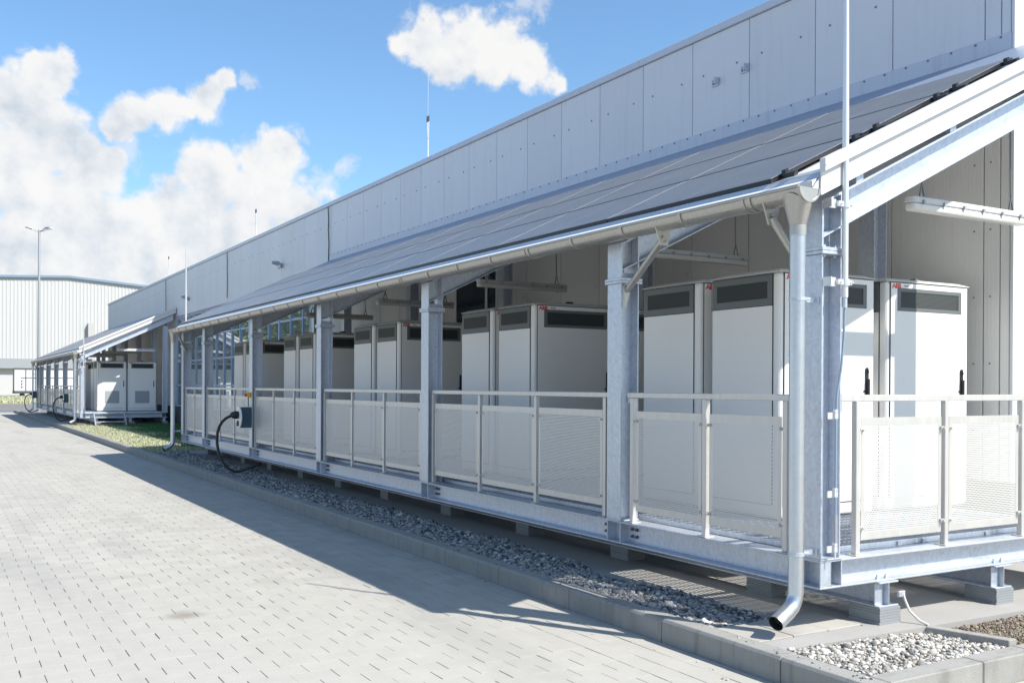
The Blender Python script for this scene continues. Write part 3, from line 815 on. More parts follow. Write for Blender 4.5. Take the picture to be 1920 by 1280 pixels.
def shelter(Y, label, near):
    global pv_proto
    root = thing('battery_shelter', label, 'shelter', (0, Y, ZS), 'lean-to shelters along the factory')
    cols = [Y + c for c in COL]
    YE = cols[-1] + .2
    # ---- base steel
    fb = ibeam_y(MB(), 0, .2, Y, YE, -H, 0).build('front_beam', M['galv'], root, bevel=.002)
    for k, yc in enumerate(cols):
        for yy in (yc + .002, yc + .188): MB().box(.004, .0955, yy, yy + .010, -H + .0125, -.0125).build('stiffener', M['galv'], fb)
        for yb in (yc - .12, yc - .06, yc + .26, yc + .32):
            if yb < Y or yb > YE: continue
            for z in (-.125, -.065):
                MB().tube([(.0955, yb, z), (.078, yb, z), (.0779, yb, z), (.068, yb, z)], [.0155, .0155, .008, .008], 6).build('bolt', M['bolt'], fb)
    ibeam_y(MB(), 3.2, 3.4, Y, YE, -H, 0).build('rear_beam', M['galv'], root)
    for k, yc in enumerate(cols):
        cb = ibeam_x(MB(), .202, 3.198, yc, yc + .2, -H, 0)
        if k == 0: cb.box(.203, .214, yc + .004, yc + .0955, -H + .0125, -.0125)
        b_ = cb.build('cross_beam', M['galv'], root, bevel=.002)
        if k == 0:
            for xb in (.60, .69, 1.92, 2.01): MB().tube([(xb, yc + .035, -H + .012), (xb, yc + .035, -H + .026), (xb, yc + .035, -H + .0261), (xb, yc + .035, -H + .042)], [.014, .014, .007, .007], 6).build('bolt', M['galv'], b_)
    pad_y = [Y + .02, Y + 1.05, Y + 2.9, Y + 4.7, Y + 6.6, Y + 8.6, Y + 10.5, Y + 12.4, Y + 14.3, Y + 16.2, Y + 18.1, Y + 19.4]
    shim = None
    for xc in (.66, 1.97, 3.3):
        fbm = ibeam_y(MB(), xc - .1, xc + .1, Y - .02, YE, -H - .178, -H - .002, .011, .008)
        fbm.box(xc - .098, xc - .005, Y + .02, Y + .03, -H - .166, -H - .014)
        sb = fbm.build('floor_beam', M['galv'], root, bevel=.002)
        for j, py in enumerate(pad_y):
            z0, z1 = ZS - .004, -H - .178
            n = 6; hp = (z1 - z0) / n
            for i in range(n):
                wdx = .108 - .0012 * ((i * 7 + j * 3) % 4); jx = .0015 * (((i * 5 + j) % 3) - 1)
                q = MB().box(xc - wdx + jx, xc + wdx + jx, py - .05, py + .22, z0 + i * hp + .0008, z0 + (i + 1) * hp - .0008)
                q.build('shim_plate', M['pad'], sb)
    # ---- deck grating: real bars
    g = MB()
    xx = .235
    x_hi = 3.18
    while xx < x_hi:
        g.box(xx - .0025, xx + .0025, Y + .215, YE - .2, .006, ZD); xx += .046
    yy = Y + .235
    while yy < YE - .2:
        g.box(.225, x_hi, yy - .004, yy + .004, .022, ZD - .002); yy += .115
    dg = g.build('deck_grating', M['galv'], root, kind='stuff')
    q = MB(); q.box(.215, .223, Y + .205, YE - .19, .001, ZD + .002); q.box(.224, 3.18, Y + .205, Y + .213, .001, ZD + .002)
    for xa in (1.02, 1.30, 2.06, 2.95): q.box(xa, xa + .03, Y + .192, Y + .204, .001, ZD - .006)
    q.build('grating_edge', M['galv'], dg)
    # ---- columns, caps, rafters
    for k, yc in enumerate(cols):
        cm = hcol(0, yc, .012, 2.045); cm.box(-.004, .198, yc - .006, yc + .206, .001, .012)
        c = cm.build('column', M['galv'], root, bevel=.002)
        cp = MB().box(-.018, .212, yc - .02, yc + .22, 2.046, 2.068); cp.box(-.018, .212, yc - .02, yc + .22, 2.070, 2.092)
        for xb in (.05, .15):
            for yb in (yc + .03, yc + .17): cp.tube([(xb, yb, 2.092), (xb, yb, 2.112)], .013, 6); cp.tube([(xb, yb, 2.030), (xb, yb, 2.046)], .013, 6)
        cp.build('cap_plate', M['galv'], c, bevel=.002)
        cm = hcol(3.2, yc, .012, CB + .48 * 3.2 - .05); cm.box(3.196, 3.398, yc - .006, yc + .206, .001, .012)
        cm.build('column', M['galv'], root, bevel=.002)
        st = MB()
        st.box(0, .0125, yc, yc + .2, 2.093, 2.392); st.box(.1775, .19, yc, yc + .094, 2.093, CB + .48 * .18 + .226); st.box(.1775, .19, yc + .106, yc + .2, 2.093, CB + .48 * .18 + .226)
        st.box(.013, .177, yc + .0965, yc + .1035, 2.093, 2.150)
        r_ = MB()
        r_.slope(.0135, 3.62, CB, CB + .0115, yc, yc + .2); r_.slope(.0135, 3.62, CB + .225, CB + .24, yc, yc + .2)
        r_.slope(.0135, 3.62, CB + .0115, CB + .225, yc + .0962, yc + .1038)
        r_.v = list(r_.v)
        ra = r_.build('rafter', M['galv'], root, bevel=.0015)
        st.build('rafter_stub', M['galv'], ra)
    for xp in (.35, 1.35, 2.35, 3.3):
        MB().slope(xp, xp + .07, CB + .242, CB + .318, Y + .02, YE + .02).build('purlin', M['galv'], root)
    # ---- roof sheet, trims
    MB().slope(-.115, XW - .02, CB + .32, CB + .425, Y - .018, YE + .12).build('roof_deck', M['soffit'], root)
    KT = .471
    t = MB().slope(-.05, XW - .03, CB + .298, CB + .452, Y - .035, Y - .022, KT)
    o = t.build('rake_trim', M['white_trim'], root, bevel=.002)
    MB().slope(-.052, XW - .03, CB + .4535, CB + .542, Y - .072, Y - .021, KT).slope(-.052, XW - .03, CB + .488, CB + .498, Y - .077, Y - .0725, KT).build('trim_cap', M['white_trim'], o, bevel=.004)
    MB().slope(-.02, XW - .03, CB + .28, CB + .445, YE + .126, YE + .142).build('rake_trim', M['white_trim'], root, bevel=.002)
    MB().slope(2.80, XW - .014, CB + .4275, CB + .445, Y - .016, YE + .11).build('roof_flashing', M['roofsheet_shade'], root)
    e = MB()
    e.prism_y([(-.118, 2.47), (-.110, 2.47), (-.028, 2.575), (-.036, 2.58)], Y - .018, YE + .12)
    e.prism_y([(-.036, 2.582), (-.02, 2.568), (.10, 2.623), (.10, 2.632)], Y - .018, YE + .12)
    e.build('eave_flashing', mat('eave_sheet', (.72, .73, .75), .22, .55)[0] if 'eave' not in M else M['eave'], root)
    # ---- gutter with brackets, struts, hopper, downpipes
    gx, gz, gr = -.172, 2.46, .087
    G = MB(); half_pipe(G, gx, gz, gr, .003, Y - .04, YE + .17)
    G.tube([(gx - gr - .004, Y - .04, gz + .002), (gx - gr - .004, YE + .17, gz + .002)], .010, 8)
    n = 14
    for ye in (Y - .046, YE + .176):
        poly = [(gx - (gr + .004) * math.cos(math.pi * i / n), gz - (gr + .004) * math.sin(math.pi * i / n)) for i in range(n + 1)]
        G.prism_y(poly, ye - .003, ye + .003)
        half_pipe(G, gx, gz, gr + .010, .012, ye - .008, ye + .014, 14)
    gut = G.build('gutter', M['zinc'], root, smooth=True)
    yy = Y + .42
    br = None; k = 0
    while yy < YE:
        if br is None or True:
            B = MB(); w_ = .030
            half_pipe(B, gx, gz, gr + .010, .009, yy - w_ / 2, yy + w_ / 2, 12)
            B.build('gutter_bracket', M['zinc'], gut, smooth=True)
            if k % 4 == 0:
                B = MB(); half_pipe(B, gx, gz, gr + .007, .006, yy + .05, yy + .07, 12); B.build('gutter_bracket', M['zinc'], gut, smooth=True)
        yy += .735; k += 1
    def strut(y_g, y_c, bottom):
        S = MB(); p0 = Vector((gx + .01, y_g, gz - gr - .06)); p1 = Vector((.055, y_c, bottom))
        S.tube([tuple(p0), tuple(p1)], .029, 12)
        S.prism_y([(gx - .075, gz - gr + .04), (gx - .02, gz - gr - .11), (gx + .055, gz - gr - .11), (gx + .085, gz - gr + .04)], y_g - .006, y_g + .006)
        S.tube([(gx + .005, y_g - .006, gz - gr - .045), (gx + .005, y_g - .02, gz - gr - .045)], .013, 8)
        S.prism_y([(.015, bottom - .16), (.03, bottom - .16), (.10, bottom + .05), (.015, bottom + .05)], y_c - .004 , y_c + .004)
        S.build('gutter_strut', M['zinc'], gut, smooth=True)
    strut(Y + 1.46, cols[1] - .02, 1.99)
    strut(Y + .30, cols[0] + .22, 1.97)
    strut(cols[-1] - .25, cols[-1] - .03, 1.97)
    for yp, sg in ((Y + .05, 1), (YE + .08, -1)):
        D = MB(); px = gx - .002
        # hopper
        n = 16; ring0 = []; ring1 = []
        for i in range(n):
            a = 2 * math.pi * i / n; ca, sa = math.cos(a), math.sin(a)
            ring0.append((px + .093 * ca, yp + .105 * sa, gz - .03 - .06 * (1 - ca * ca))); ring1.append((px + .054 * ca, yp + .054 * sa, gz - .235))
        D.raw(ring0 + ring1, [(i, (i + 1) % n, (i + 1) % n + n, i + n) for i in range(n)])
        D.tube([(px, yp, gz - .235), (px, yp, gz - .30)], .0565, 18, cap=False)
        D.build('outlet_hopper', M['zinc'], gut, smooth=True)
        P = MB()
        P.tube([(px, yp, gz - .295), (px, yp, gz - .32), (px, yp, -.20), (px - .012, yp, -.245), (px - .04, yp - .004, -.285), (px - .085, yp - .010, -.315), (px - .15, yp - .02, -.345), (px - .21, yp - .03, -.372)],
               [.0525] * 8, 20, cap=False)
        P.tube([(px - .16, yp - .021, -.352), (px - .213, yp - .031, -.3737)], .049, 20, 1, cap=False)
        P.tube([(px - .10, yp - .012, -.325), (px - .105, yp - .013, -.327)], .049, 20, 1)
        P.tube([(px, yp, gz - .305), (px, yp, gz - .296)], .056, 18)
        dp = P.build('downpipe', [M['pipe'], M['dark']], root, smooth=True)
        for zc in (1.74, .06):
            q = MB(); q.tube([(px, yp, zc - .012), (px, yp, zc + .012)], .057, 18)
            q.box(px + .055, .0, yp - .004, yp + .004, zc - .016, zc + .016); q.box(-.012, -.001, yp - .03, yp + .06, zc - .02, zc + .02)
            q.tube([(px + .05, yp - .02, zc), (px + .09, yp - .02, zc)], .007, 6)
            q.build('pipe_clamp', M['galv'], dp)
    # ---- solar panels
    LX, LY = .910, 1.945
    for i in range(3):
        for j in range(10):
            loc = (-.03 + i * .932, .44 + j * 1.955, 0)
            if pv_proto is None:
                m_ = MB(); k_ = .48; c0 = CB + .453; c1 = CB + .4835
                sv = (root.location.x, root.location.y, root.location.z)
                def add(x0, x1, y0, y1, a, b_, mm): m_.slope(x0, x1, a, b_, y0, y1, k_, mm)
                add(0, LX, 0, LY, c0, c1, 0); add(.012, LX - .012, .012, LY - .012, c1 + .0002, c1 + .0012, 1)
                pv_proto = m_.build('solar_panel', [M['pv_frame'], M['pv']], None)
                # z of the mesh is relative to x = 0; each row is lifted with the slope
                pv_proto.parent = root
                o = pv_proto
            else: o = share(pv_proto, 'solar_panel', root, (0, 0, 0))
            o.location = (loc[0], loc[1], .48 * loc[0] - ZS)
    for xr in (.06, .77, 1.0, 1.70, 1.935, 2.6):
        m_ = MB().slope(xr, xr + .04, CB + .428, CB + .447, Y + .06, YE - .02); m_.slope(xr - .012, xr + .052, CB + .4265, CB + .434, Y - .015, Y + .33)
        o = m_.build('mounting_rail', M['rod'], root)
        q = MB().slope(xr + .004, xr + .036, CB + .448, CB + .508, Y + .395, Y + .432); q.slope(xr + .002, xr + .038, CB + .448, CB + .48, Y + .31, Y + .394)
        q.build('end_clamp', M['pv_frame'], o)
        q = MB(); q.tube([(xr + .02, Y + .06, CB + .48 * (xr + .02) + .448), (xr + .02, Y + .06, CB + .48 * (xr + .02) + .475)], .012, 6)
        q.build('rail_bolt', M['galv'], o)
    # ---- railings
    for k in range(6):
        a, b2 = cols[k] + .2, cols[k + 1]
        if k == 0: posts = [a + .165, a + .165 + .84, b2 - .10]
        elif k == 5: posts = [a + .09, (a + b2) / 2, b2 - .08]
        else:
            pa, pb = a + .10, b2 - .03
            posts = [pa, pa + (pb - pa) / 3, pa + 2 * (pb - pa) / 3, pb]
        railing(root, 'y', posts, (a + .03, b2 - .03) if k else (a + .03, b2 - .03), .062)
    if near:
        railing(root, 'x', [.412, 1.365, 2.305, 3.10], (.235, 3.17), Y + .062)
    return root

M['eave'] = galvanised('eave_sheet', (.74, .75, .77), .24, .5, .02)
S1 = shelter(0.0, 'nearer steel shelter with solar panel roof and perforated railings', True)
S2 = shelter(38.5, 'farther steel shelter with solar panel roof and open gable with steps', False)

# conductor clamp and cable at the corner support
t = thing('earthing_cable', 'pale earthing wire clamped to the corner floor beam and buried in pale gravel', 'cable', (.74, -.02, -.3))
MB().box(.735, .80, -.045, -.022, -.305, -.265).build('clamp', M['galv'], t, bevel=.003)
MB().tube([(.78, -.035, -.27), (.79, -.05, -.33), (.80, -.08, -.40), (.83, -.14, -.46), (.84, -.20, -.478), (.80, -.24, -.485)], .009, 8).build('wire', mat('pale_cable', (.62, .60, .55), .5)[0], t, smooth=True)

# ---- lightning rods on the shelters
def shelter_rod(x, y, ztop, zbot, lab, wire):
    t = thing('lightning_rod', lab, 'lightning rod', (x, y, zbot), 'white lightning rods on the shelter corners')
    MB().tube([(x, y, zbot), (x, y, 2.9), (x, y, 3.4), (x, y, ztop)], [.0215, .0215, .019, .012], 12).build('mast', M['rod'], t, smooth=True)
    for z in (1.86, 2.38):
        q = MB(); q.tube([(x, y, z - .022), (x, y, z + .022)], .030, 12)
        q.box(x - .075, x - .028, y - .014, y + .014, z - .018, z + .018); q.box(x + .028, x + .06, y - .010, y + .010, z - .016, z + .016)
        q.tube([(x - .055, y - .03, z), (x - .055, y + .02, z)], .007, 6); q.tube([(x + .048, y - .03, z), (x + .048, y + .02, z)], .007, 6)
        q.box(x - .15, x - .076, y + .010, y + .018, z - .03, z + .03); q.box(x - .153, x - .145, y - .02, y + .0455, z - .03, z + .03)
        q.build('mast_clamp', M['rod'], t)
    MB().tube([(x, y, zbot - .07), (x, y, zbot)], .017, 10).build('end_sleeve', M['galv'], t, smooth=True)
    if wire:
        q = MB().tube([(x, y, zbot - .05), (x - .005, y, 1.50), (x - .035, y - .004, 1.28), (x - .075, y - .006, 1.12), (x - .085, y - .006, .95), (x - .085, y - .006, .30)], .0085, 8)
        q.build('down_conductor', mat('conductor_blue_grey', (.26, .34, .42), .4, .3)[0], t, smooth=True)
        MB().tube([(x - .085, y - .006, .31), (x - .085, y - .006, .13)], .013, 8).build('joint_sleeve', M['lamp_grey'], t, smooth=True)
        MB().tube([(x - .085, y - .006, .14), (x - .086, y - .006, .02)], .006, 8).build('wire', M['rod'], t, smooth=True)
        for z in (.97, .45, .085):
            q = MB(); q.box(x - .15, x - .098, y + .002, y + .010, z - .022, z + .022); q.box(x - .098, x - .072, y - .014, y + .010, z - .02, z + .02)
            q.tube([(x - .085, y - .014, z + .03), (x - .085, y + .008, z + .03)], .014, 8)
            q.build('wire_clip', M['rod'], t)
shelter_rod(.162, -.05, 4.45, 1.76, 'tall white lightning rod on the near corner column of the nearer shelter', True)
shelter_rod(.11, 19.72, 4.4, 1.76, 'white lightning rod at the far corner of the nearer shelter', False)
shelter_rod(.12, 38.42, 4.2, .25, 'white lightning rod on the near corner column of the farther shelter', False)

# ================================================================== CABINETS
def text_mesh(body, size, bold):
    cu = bpy.data.curves.new('txt', 'FONT'); cu.body = body; cu.size = size; cu.offset = bold; cu.extrude = .0006; cu.resolution_u = 3
    o = bpy.data.objects.new('txt', cu); C.objects.link(o)
    dg_ = bpy.context.evaluated_depsgraph_get()
    me = bpy.data.meshes.new_from_object(o.evaluated_get(dg_))
    bpy.data.objects.remove(o); return me
CW, CD, CH = 1.185, .865, 2.125
def cabinet(low_mesh):
    root = thing('battery_cabinet', 'white battery cabinet', 'cabinet', (0, 0, 0), 'white battery cabinets')
    f = .006
    b_ = MB(); b_.box(f, CW - f, f, CD - f, .012, CH - .035)
    b_.build('body', M['cabinet'], root, bevel=.034, seg=3)
    # plinth
    MB().box(.03, CW - .03, .03, CD - .03, 0, .0118).build('plinth', M['vent_frame'], root)
    # roof cap with chamfered rim
    e = .075; z0, z1, z2 = CH - .036, CH - .030, CH
    V = [(0, 0, z0), (CW, 0, z0), (CW, CD, z0), (0, CD, z0), (0, 0, z1), (CW, 0, z1), (CW, CD, z1), (0, CD, z1), (e, e, z2), (CW - e, e, z2), (CW - e, CD - e, z2), (e, CD - e, z2)]
    q = MB(); q.raw(V, [(3, 2, 1, 0)] + [(i, (i + 1) % 4, (i + 1) % 4 + 4, i + 4) for i in range(4)] + [(i + 4, (i + 1) % 4 + 4, (i + 1) % 4 + 8, i + 8) for i in range(4)] + [(8, 9, 10, 11)])
    q.build('roof_cap', M['cabinet_top'], root, bevel=.012, seg=2)
    MB().tube([(CW * .52, .18, CH), (CW * .52, .18, CH + .028)], [.06, .045], 12).build('vent_cap', M['black'], root)
    # side panel facing the rail, with its louvred head
    ya, yb = .085, CD - .045
    s_ = MB(); s_.box(-.0012, .004, ya - .006, yb + .006, .128, CH - .046, 1); s_.box(-.005, .004, ya, yb, .134, CH - .315, 0)
    sp2 = s_.build('side_panel', [M['cabinet'], M['dark']], root)
    v = MB(); a, c = CH - .309, CH - .052
    v.box(-.007, .003, ya, yb, a, a + .06); v.box(-.007, .003, ya, yb, c - .055, c); v.box(-.007, .003, ya, ya + .055, a + .06, c - .055); v.box(-.007, .003, yb - .055, yb, a + .06, c - .055)
    vf = v.build('vent_frame', M['vent_frame'], sp2, bevel=.0015)
    MB().box(-.003, .003, ya + .056, yb - .056, a + .061, c - .056).build('vent_mesh', M['vent_mesh'], sp2)
    # door
    xa, xb = .052, CW - .045; za, zb = .130, CH - .048
    d_ = MB(); d_.box(xa - .006, xb + .006, -.0012, .004, za - .006, zb + .006, 1)
    d_.box(xa, xb, -.006, .004, za, CH - .302, 0); d_.box(xa, xb, -.006, .004, CH - .092, zb, 0)
    d_.box(xa, xa + .085, -.006, .004, CH - .3018, CH - .0922, 0); d_.box(xb - .085, xb, -.006, .004, CH - .3018, CH - .0922, 0)
    dr = d_.build('door', [M['cabinet'], M['dark']], root)
    wa, wb = xa + .087, xb - .087; a, c = CH - .300, CH - .094
    v = MB(); v.box(wa, wb, -.0075, .003, a, a + .032); v.box(wa, wb, -.0075, .003, c - .032, c); v.box(wa, wa + .045, -.0075, .003, a + .032, c - .032); v.box(wb - .045, wb, -.0075, .003, a + .032, c - .032)
    v.build('vent_frame', M['vent_frame'], dr, bevel=.0015)
    MB().box(wa + .046, wb - .046, -.003, .003, a + .033, c - .033).build('vent_mesh', M['vent_mesh'], dr)
    hx = xb - .085
    h = MB(); h.box(hx - .018, hx + .018, -.020, -.0065, 1.05, 1.285)
    h.tube([(hx, -.020, 1.285), (hx, -.0065, 1.285)], .018, 10); h.tube([(hx, -.020, 1.05), (hx, -.0065, 1.05)], .018, 10)
    h.tube([(hx, -.034, 1.262), (hx, -.020, 1.262)], .009, 8); h.box(hx - .009, hx + .009, -.042, -.021, 1.06, 1.20); h.box(hx - .04, hx - .019, -.016, -.0065, 1.085, 1.10)
    h.build('handle', M['vent_frame'] if low_mesh else M['black'], dr, bevel=.003)
    if low_mesh:
        v = MB(); v.box(.30, CW - .30, -.0075, -.0062, .34, .86, 0); v.build('vent_mesh', M['grey_mesh'], dr)
    me = text_mesh('ABB', .072, .0042); me.materials.clear(); me.materials.append(M['red'])
    lg = bpy.data.objects.new('logo', me); C.objects.link(lg); lg.parent = dr
    lg.matrix_local = Matrix.Translation((xa + .018, -.0066, CH - .0885 - .006)) @ Matrix.Rotation(R(90), 4, 'X') @ Matrix.Diagonal((.88, .80, 1, 1))
    # split lines through the letters and the small type plate beside them
    q = MB(); x0 = xa + .018
    q.box(x0, x0 + .135, -.0082, -.0078, CH - .0715, CH - .0700)
    for xx in (.024, .069, .114): q.box(x0 + xx, x0 + xx + .0022, -.0082, -.0078, CH - .096, CH - .052)
    q.build('logo_split', M['cabinet'], dr)
    MB().box(x0 + .148, x0 + .255, -.0074, -.0062, CH - .091, CH - .056).build('type_plate', M['sticker'], dr)
    me = text_mesh('W18.2', .026, .0006); me.materials.clear(); me.materials.append(M['ink'])
    tp = bpy.data.objects.new('type_text', me); C.objects.link(tp); tp.parent = dr
    tp.matrix_local = Matrix.Translation((x0 + .158, -.0078, CH - .082)) @ Matrix.Rotation(R(90), 4, 'X')
    return root
ORD = ['first', 'second', 'third', 'fourth', 'fifth', 'sixth', 'seventh', 'eighth', 'ninth', 'tenth']
protoA = cabinet(False); usedA = False
idx = 0
def put(proto, used, x, y, lab, group):
    o = copy_tree(proto) if used else proto
    o.location = (x, y, ZD); o['label'] = lab; o['group'] = group
    return o
starts = [1.36, 5.28, 9.2, 13.05, 16.85]
for k, y0 in enumerate(starts):
    for j in range(2):
        n = 2 * k + j
        put(protoA, usedA, 1.0, y0 + j * (CD + .135), 'white cabinet in the row behind the front railing, %s from the near gable' % ORD[n], 'white cabinets in the nearer shelter'); usedA = True
        put(protoA, True, 2.325, y0 + j * (CD + .135), 'white cabinet in the row by the factory wall, %s from the near gable' % ORD[n], 'white cabinets in the nearer shelter')
protoB = cabinet(True); usedB = False
for k, y0 in enumerate((39.95, 43.9)):
    for j in range(2):
        n = 2 * k + j
        put(protoB, usedB, .82, y0 + j * (CD + .135), 'white cabinet in the farther shelter, left row, %s from its open gable' % ORD[n], 'white cabinets in the farther shelter'); usedB = True
        put(protoB, True, 2.04, y0 + j * (CD + .135), 'white cabinet in the farther shelter, right row by the wall, %s from its open gable' % ORD[n], 'white cabinets in the farther shelter')

# ================================================================== HANGING LUMINAIRES
def luminaire():
    t = thing('luminaire', 'lum', 'light fixture', (0, 0, 0), 'l')
    L = 1.52
    def caps(m_, x0, x1, hy, z0, z1):
        n = 8; poly = []
        for i in range(n + 1): a = math.pi / 2 + math.pi * i / n; poly.append((x0 + hy + hy * math.cos(a), hy * math.sin(a)))
        for i in range(n + 1): a = -math.pi / 2 + math.pi * i / n; poly.append((x1 - hy + hy * math.cos(a), hy * math.sin(a)))
        m_.prism_z(poly, z0, z1); return m_
    caps(MB(), 0, L, .052, .012, .062).build('housing', M['plastic'], t, bevel=.008)
    caps(MB(), .006, L - .006, .050, -.045, .0118).build('diffuser', M['diffuser'], t, bevel=.016, seg=2)
    for i in range(6):
        x = .13 + i * (L - .26) / 5
        for sy in (-1, 1):
            MB().box(x - .011, x + .011, sy * .060 - .008, sy * .060 + .008, .004, .034).build('clip', M['lamp_grey'], t)
    for x in (.18, L - .18):
        MB().box(x - .04, x + .04, -.02, .02, .062, .070).build('hanger', M['bolt'], t)
        ztop = .55 + .0
        q = MB().tube([(x + .03, 0, .070), (x, .004, .20), (x - .01, 0, .40), (x - .015, 0, (.14 if x < .5 else .70) + .12)], .008, 6)
        q.tube([(x - .03, 0, .070), (x, -.004, .20)], .008, 6)
        q.build('chain', M['bolt'], t)
    return t
LU = luminaire(); u_ = False
for k, yy in enumerate((.5, 3.85, 7.62, 11.3, 15.1)):
    o = copy_tree(LU) if u_ else LU; u_ = True
    o.location = (1.49, yy, 2.60)
    o['label'] = 'long grey tube light hanging on chains in the nearer shelter, %s from the gable' % ORD[k]; o['group'] = 'tube lights hanging in the nearer shelter'
for k, yy in enumerate((38.95, 42.4, 46.1, 49.8)):
    o = copy_tree(LU); o.location = (1.45, yy, 2.60)
    o['label'] = 'long grey tube light hanging in the farther shelter, %s from its gable' % ORD[k]; o['group'] = 'tube lights hanging in the farther shelter'

# ================================================================== SOCKET BOXES WITH CABLES
def socket_box(y, lab, switch):
    t = thing('socket_box', lab, 'socket box', (-.1, y, .37), 'dark socket boxes with cables on the shelter columns')
    MB().box(-.205, -.006, y, y + .20, .37, .75).build('box', M['boxblue'], t, bevel=.01, seg=2)
    MB().tube([(-.206, y + .10, .56), (-.225, y + .10, .56)], [.20, .20], 24).build('mounting_disc', M['sticker'], t, smooth=True)
    MB().tube([(-.226, y + .10, .60), (-.27, y + .10, .61), (-.34, y + .10, .60), (-.36, y + .10, .59)], [.07, .075, .06, .035], 14).build('plug', M['black'], t, smooth=True)
    MB().box(-.25, -.226, y + .06, y + .14, .40, .50).build('plug_latch', M['black'], t, bevel=.006)
    pts = []
    P0, P1, P2, P3 = Vector((-.35, y + .10, .595)), Vector((-.85, y + .12, .45)), Vector((-.55, y + .1, -.62)), Vector((-.18, y - .10, -.40))
    for i in range(15):
        s = i / 14; pts.append(tuple(P0 * (1 - s) ** 3 + P1 * 3 * s * (1 - s) ** 2 + P2 * 3 * s * s * (1 - s) + P3 * s ** 3))
    pts += [(-.02, y - .18, -.33), (.12, y - .2, -.28)]
    MB().tube(pts, .026, 10).build('cable', M['black'], t, smooth=True)
    if switch:
        q = thing('emergency_switch', 'small yellow and red switch above the dark socket box', 'switch', (-.05, y, .98))
        MB().box(-.07, -.003, y + .05, y + .14, .93, 1.02).build('box', M['yellow'], q, bevel=.006)
        MB().tube([(-.07, y + .095, .975), (-.11, y + .095, .975)], [.02, .032], 10).build('button', M['red'], q)
        MB().tube([(-.04, y + .095, .93), (-.04, y + .095, .76)], .008, 6).build('lead', M['black'], q)
socket_box(13.62, 'dark blue socket box with thick black cable on the nearer shelter', True)
socket_box(42.33, 'small dark socket box on the farther shelter, beside its white downpipe', False)
socket_box(57.9, 'dark socket box on the farthest corner column of the farther shelter', False)

# ================================================================== STEPS of the farther shelter
t = thing('step_ladder', 'short galvanised steps leading up to the farther shelter deck', 'steps', (.6, 37.9, ZS))
for xs in (.47, 1.62):
    MB().prism_z([(xs, 38.48), (xs + .03, 38.48), (xs + .03, 38.49), (xs, 38.49)], -.1, .0).build('hook', M['galv'], t)
    s_ = MB(); V = [(xs, 37.62, ZS), (xs, 37.84, ZS), (xs, 38.49, .02), (xs, 38.27, .02)]
    V2 = [(xs + .035, y_, z_) for _, y_, z_ in V]
    s_.raw(V + V2, [(3, 2, 1, 0), (4, 5, 6, 7), (0, 1, 5, 4), (1, 2, 6, 5), (2, 3, 7, 6), (3, 0, 4, 7)]); s_.build('stringer', M['galv'], t)
for i in range(3):
    yy = 37.80 + i * .22; zz = ZS + .13 + i * .165
    MB().box(.51, 1.615, yy, yy + .22, zz, zz + .035).build('tread', M['galv'], t)

# ================================================================== FAR THINGS
# white ribbed hall
YH = 165.0
t = thing('white_hall', 'large white ribbed hall in the distance with shallow gabled roof', 'hall', (10, YH, ZG))
prof = [(-70, 15.6), (3.6, 17.5), (13.3, 17.95), (25.3, 17.05), (60, 14.4)]
hp = MB(); hp.prism_y([(-70, 3.6)] + [(60, 3.6)] + [(a, b2) for a, b2 in reversed(prof)], YH, YH + 60); hp.build('wall', M['hall'], t)
MB().box(-70, 60, YH + .3, YH + 60, ZG, 3.59).build('base_wall', M['hall_low'], t)
MB().box(-70, 60, YH - .5, YH - .01, 3.6, 5.1).build('band', M['hall_band'], t)
rr_ = MB(); xx = -8.0
while xx < 44:
    zt_ = np.interp(xx, [a for a, _ in prof], [b2 for _, b2 in prof]) - .3
    rr_.prism_z([(xx, YH - .01), (xx + .06, YH - .05), (xx + .20, YH - .05), (xx + .26, YH - .01)], 5.12, zt_); xx += .52
rr_.build('ribbed_cladding', M['hall'], t, kind='stuff')
ed = MB()
for (a, b2), (c, d_) in zip(prof[:-1], prof[1:]):
    ed.prism_y([(a, b2 - .05), (c, d_ - .05), (c, d_ + .3), (a, b2 + .3)], YH - .4, YH - .13)
ed.build('roof_edge', mat('roof_edge_blue', (.16, .24, .34), .5)[0], t)
MB().box(16.0, 16.75, YH - .9, YH - .13, 5.2, 10.9).build('duct', mat('duct_grey', (.40, .40, .40), .6)[0], t)
for xx in (.4, 2.2): MB().box(xx, xx + .06, YH + .22, YH + .299, ZG, 3.2).build('panel_joint', M['hall_band'], t)
MB().box(-1.2, 1.4, YH - 1.2, YH - .51, 3.0, 3.15).build('door_canopy', M['trailer_frame'], t)
# trailer box standing in front of it
t = thing('box_trailer', 'white box trailer with dark edges parked before the distant white hall', 'trailer', (4.6, 150, ZG))
MB().box(4.62, 12.4, 148.8, 151.2, .25, 3.25).build('box', M['tarp'], t)
q = MB()
q.box(4.5, 12.5, 148.72, 148.79, 3.26, 3.42); q.box(4.42, 4.60, 148.7, 148.95, -.1, 3.42); q.box(4.5, 12.5, 148.70, 151.2, -.12, .24)
for xx in (6.0, 7.2, 8.6, 10.0): q.box(xx, xx + .10, 148.73, 148.79, .25, 3.25)
q.box(5.4, 12.4, 148.74, 148.79, 2.05, 2.12)
q.build('frame', M['trailer_frame'], t)
for i in range(3):
    s_ = MB(); z = .62 + .42 * i
    s_.prism_y([(5.45, z), (5.62, z + .1), (5.62, z + .34), (5.45, z + .22)], 148.74, 148.79); s_.build('stripe', M['trailer_frame'], t)
for xx in (5.6, 9.5, 10.8): MB().tube([(xx, 148.9, -.28), (xx, 149.2, -.28)], .33, 14).build('wheel', M['black'], t)
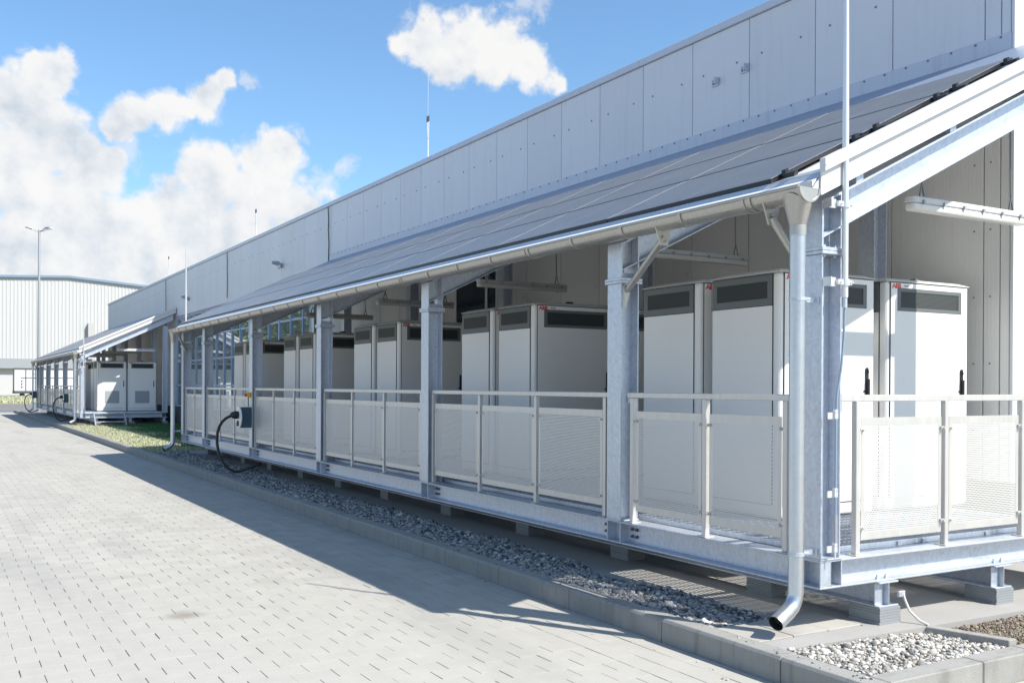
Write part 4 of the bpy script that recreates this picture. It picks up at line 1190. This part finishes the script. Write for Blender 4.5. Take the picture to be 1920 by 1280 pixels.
# lamp post
t = thing('lamp_post', 'tall grey lamp post with four flat lamp heads at the far left', 'lamp post', (.82, 66.5, ZG))
MB().tube([(.82, 66.5, ZG), (.82, 66.5, 11.2)], [.11, .065], 12).build('pole', M['lamp_grey'], t, smooth=True)
for ang in (20, 160, 200, 340):
    dx, dy = math.cos(R(ang - 30)), math.sin(R(ang - 30))
    q = MB().tube([(.82, 66.5, 11.1), (.82 + .25 * dx, 66.5 + .25 * dy, 11.14), (.82 + .42 * dx, 66.5 + .42 * dy, 11.26)], .03, 8).build('arm', M['lamp_grey'], t, smooth=True)
    q = MB().tube([(.82 + .40 * dx, 66.5 + .40 * dy, 11.26), (.82 + .55 * dx, 66.5 + .55 * dy, 11.30), (.82 + .78 * dx, 66.5 + .78 * dy, 11.33), (.82 + .84 * dx, 66.5 + .84 * dy, 11.33)], [.03, .06, .05, .02], 8).build('lamp_head', M['lamp_grey'], t, smooth=True)

# trees on the far side of the yard; the glazing mirrors them
def tree_proto(seed, h):
    r2 = np.random.default_rng(seed)
    t = thing('deciduous_tree', 'x', 'tree', (0, 0, 0), 'trees across the yard')
    m_ = MB(); m_.tube([(0, 0, -.1), (.06, .02, h * .3), (-.05, .1, h * .6), (0, 0, h * .85)], [h * .028, h * .02, h * .012, h * .004], 8)
    lobes = []
    for i in range(16):
        a = r2.uniform(0, 6.28); zz = h * r2.uniform(.35, .92); rad = h * .26 * math.sin(math.pi * min(.95, (zz / h - .2) / .85)) * r2.uniform(.4, 1)
        tip = (rad * math.cos(a), rad * math.sin(a), zz)
        m_.tube([(0, 0, zz * .62), (tip[0] * .5, tip[1] * .5, zz * .85), tip], [h * .008, h * .005, h * .002], 5); lobes.append(tip)
    lobes.append((0, 0, h * .9))
    m_.build('trunk', M['bark'], t)
    n = 5200
    L = np.array(lobes)[r2.integers(0, len(lobes), n)]
    P = L + r2.normal(0, h * .075, (n, 3))
    a = r2.normal(size=(n, 3)); a /= np.linalg.norm(a, axis=1)[:, None]
    b_ = np.cross(a, r2.normal(size=(n, 3))); b_ /= np.linalg.norm(b_, axis=1)[:, None]
    s = (h * .016) * r2.uniform(.6, 1.4, (n, 1))
    V = np.stack([P + a * s, P + b_ * s * .7, P - a * s, P - b_ * s * .7], 1).reshape(-1, 3)
    o = np_mesh('crown', V, np.arange(4 * n).reshape(-1, 4), M['leaf'], t, kind=None)
    return t
tp = [tree_proto(3, 10.5), tree_proto(8, 12.5)]
for i, (x, y, s, a) in enumerate([(-9, 62, 1, .3), (-12, 70, 1, 1.2), (-8.5, 78, 1.05, 2.2), (-12.5, 86, .95, 3.4), (-8, 93, 1, 4.1), (-13, 101, 1.1, 5.0), (-9, 110, 1, .9), (-14, 120, 1.1, 2.7)]):
    o = tp[i] if i < 2 else copy_tree(tp[i % 2])
    o.location = (x, y, ZG); o.rotation_euler = (0, 0, a); o.scale = (s, s, s)
    o['label'] = 'green leafy tree across the yard, mirrored in the factory glazing'; o['group'] = 'leafy trees across the yard mirrored in the glazing'
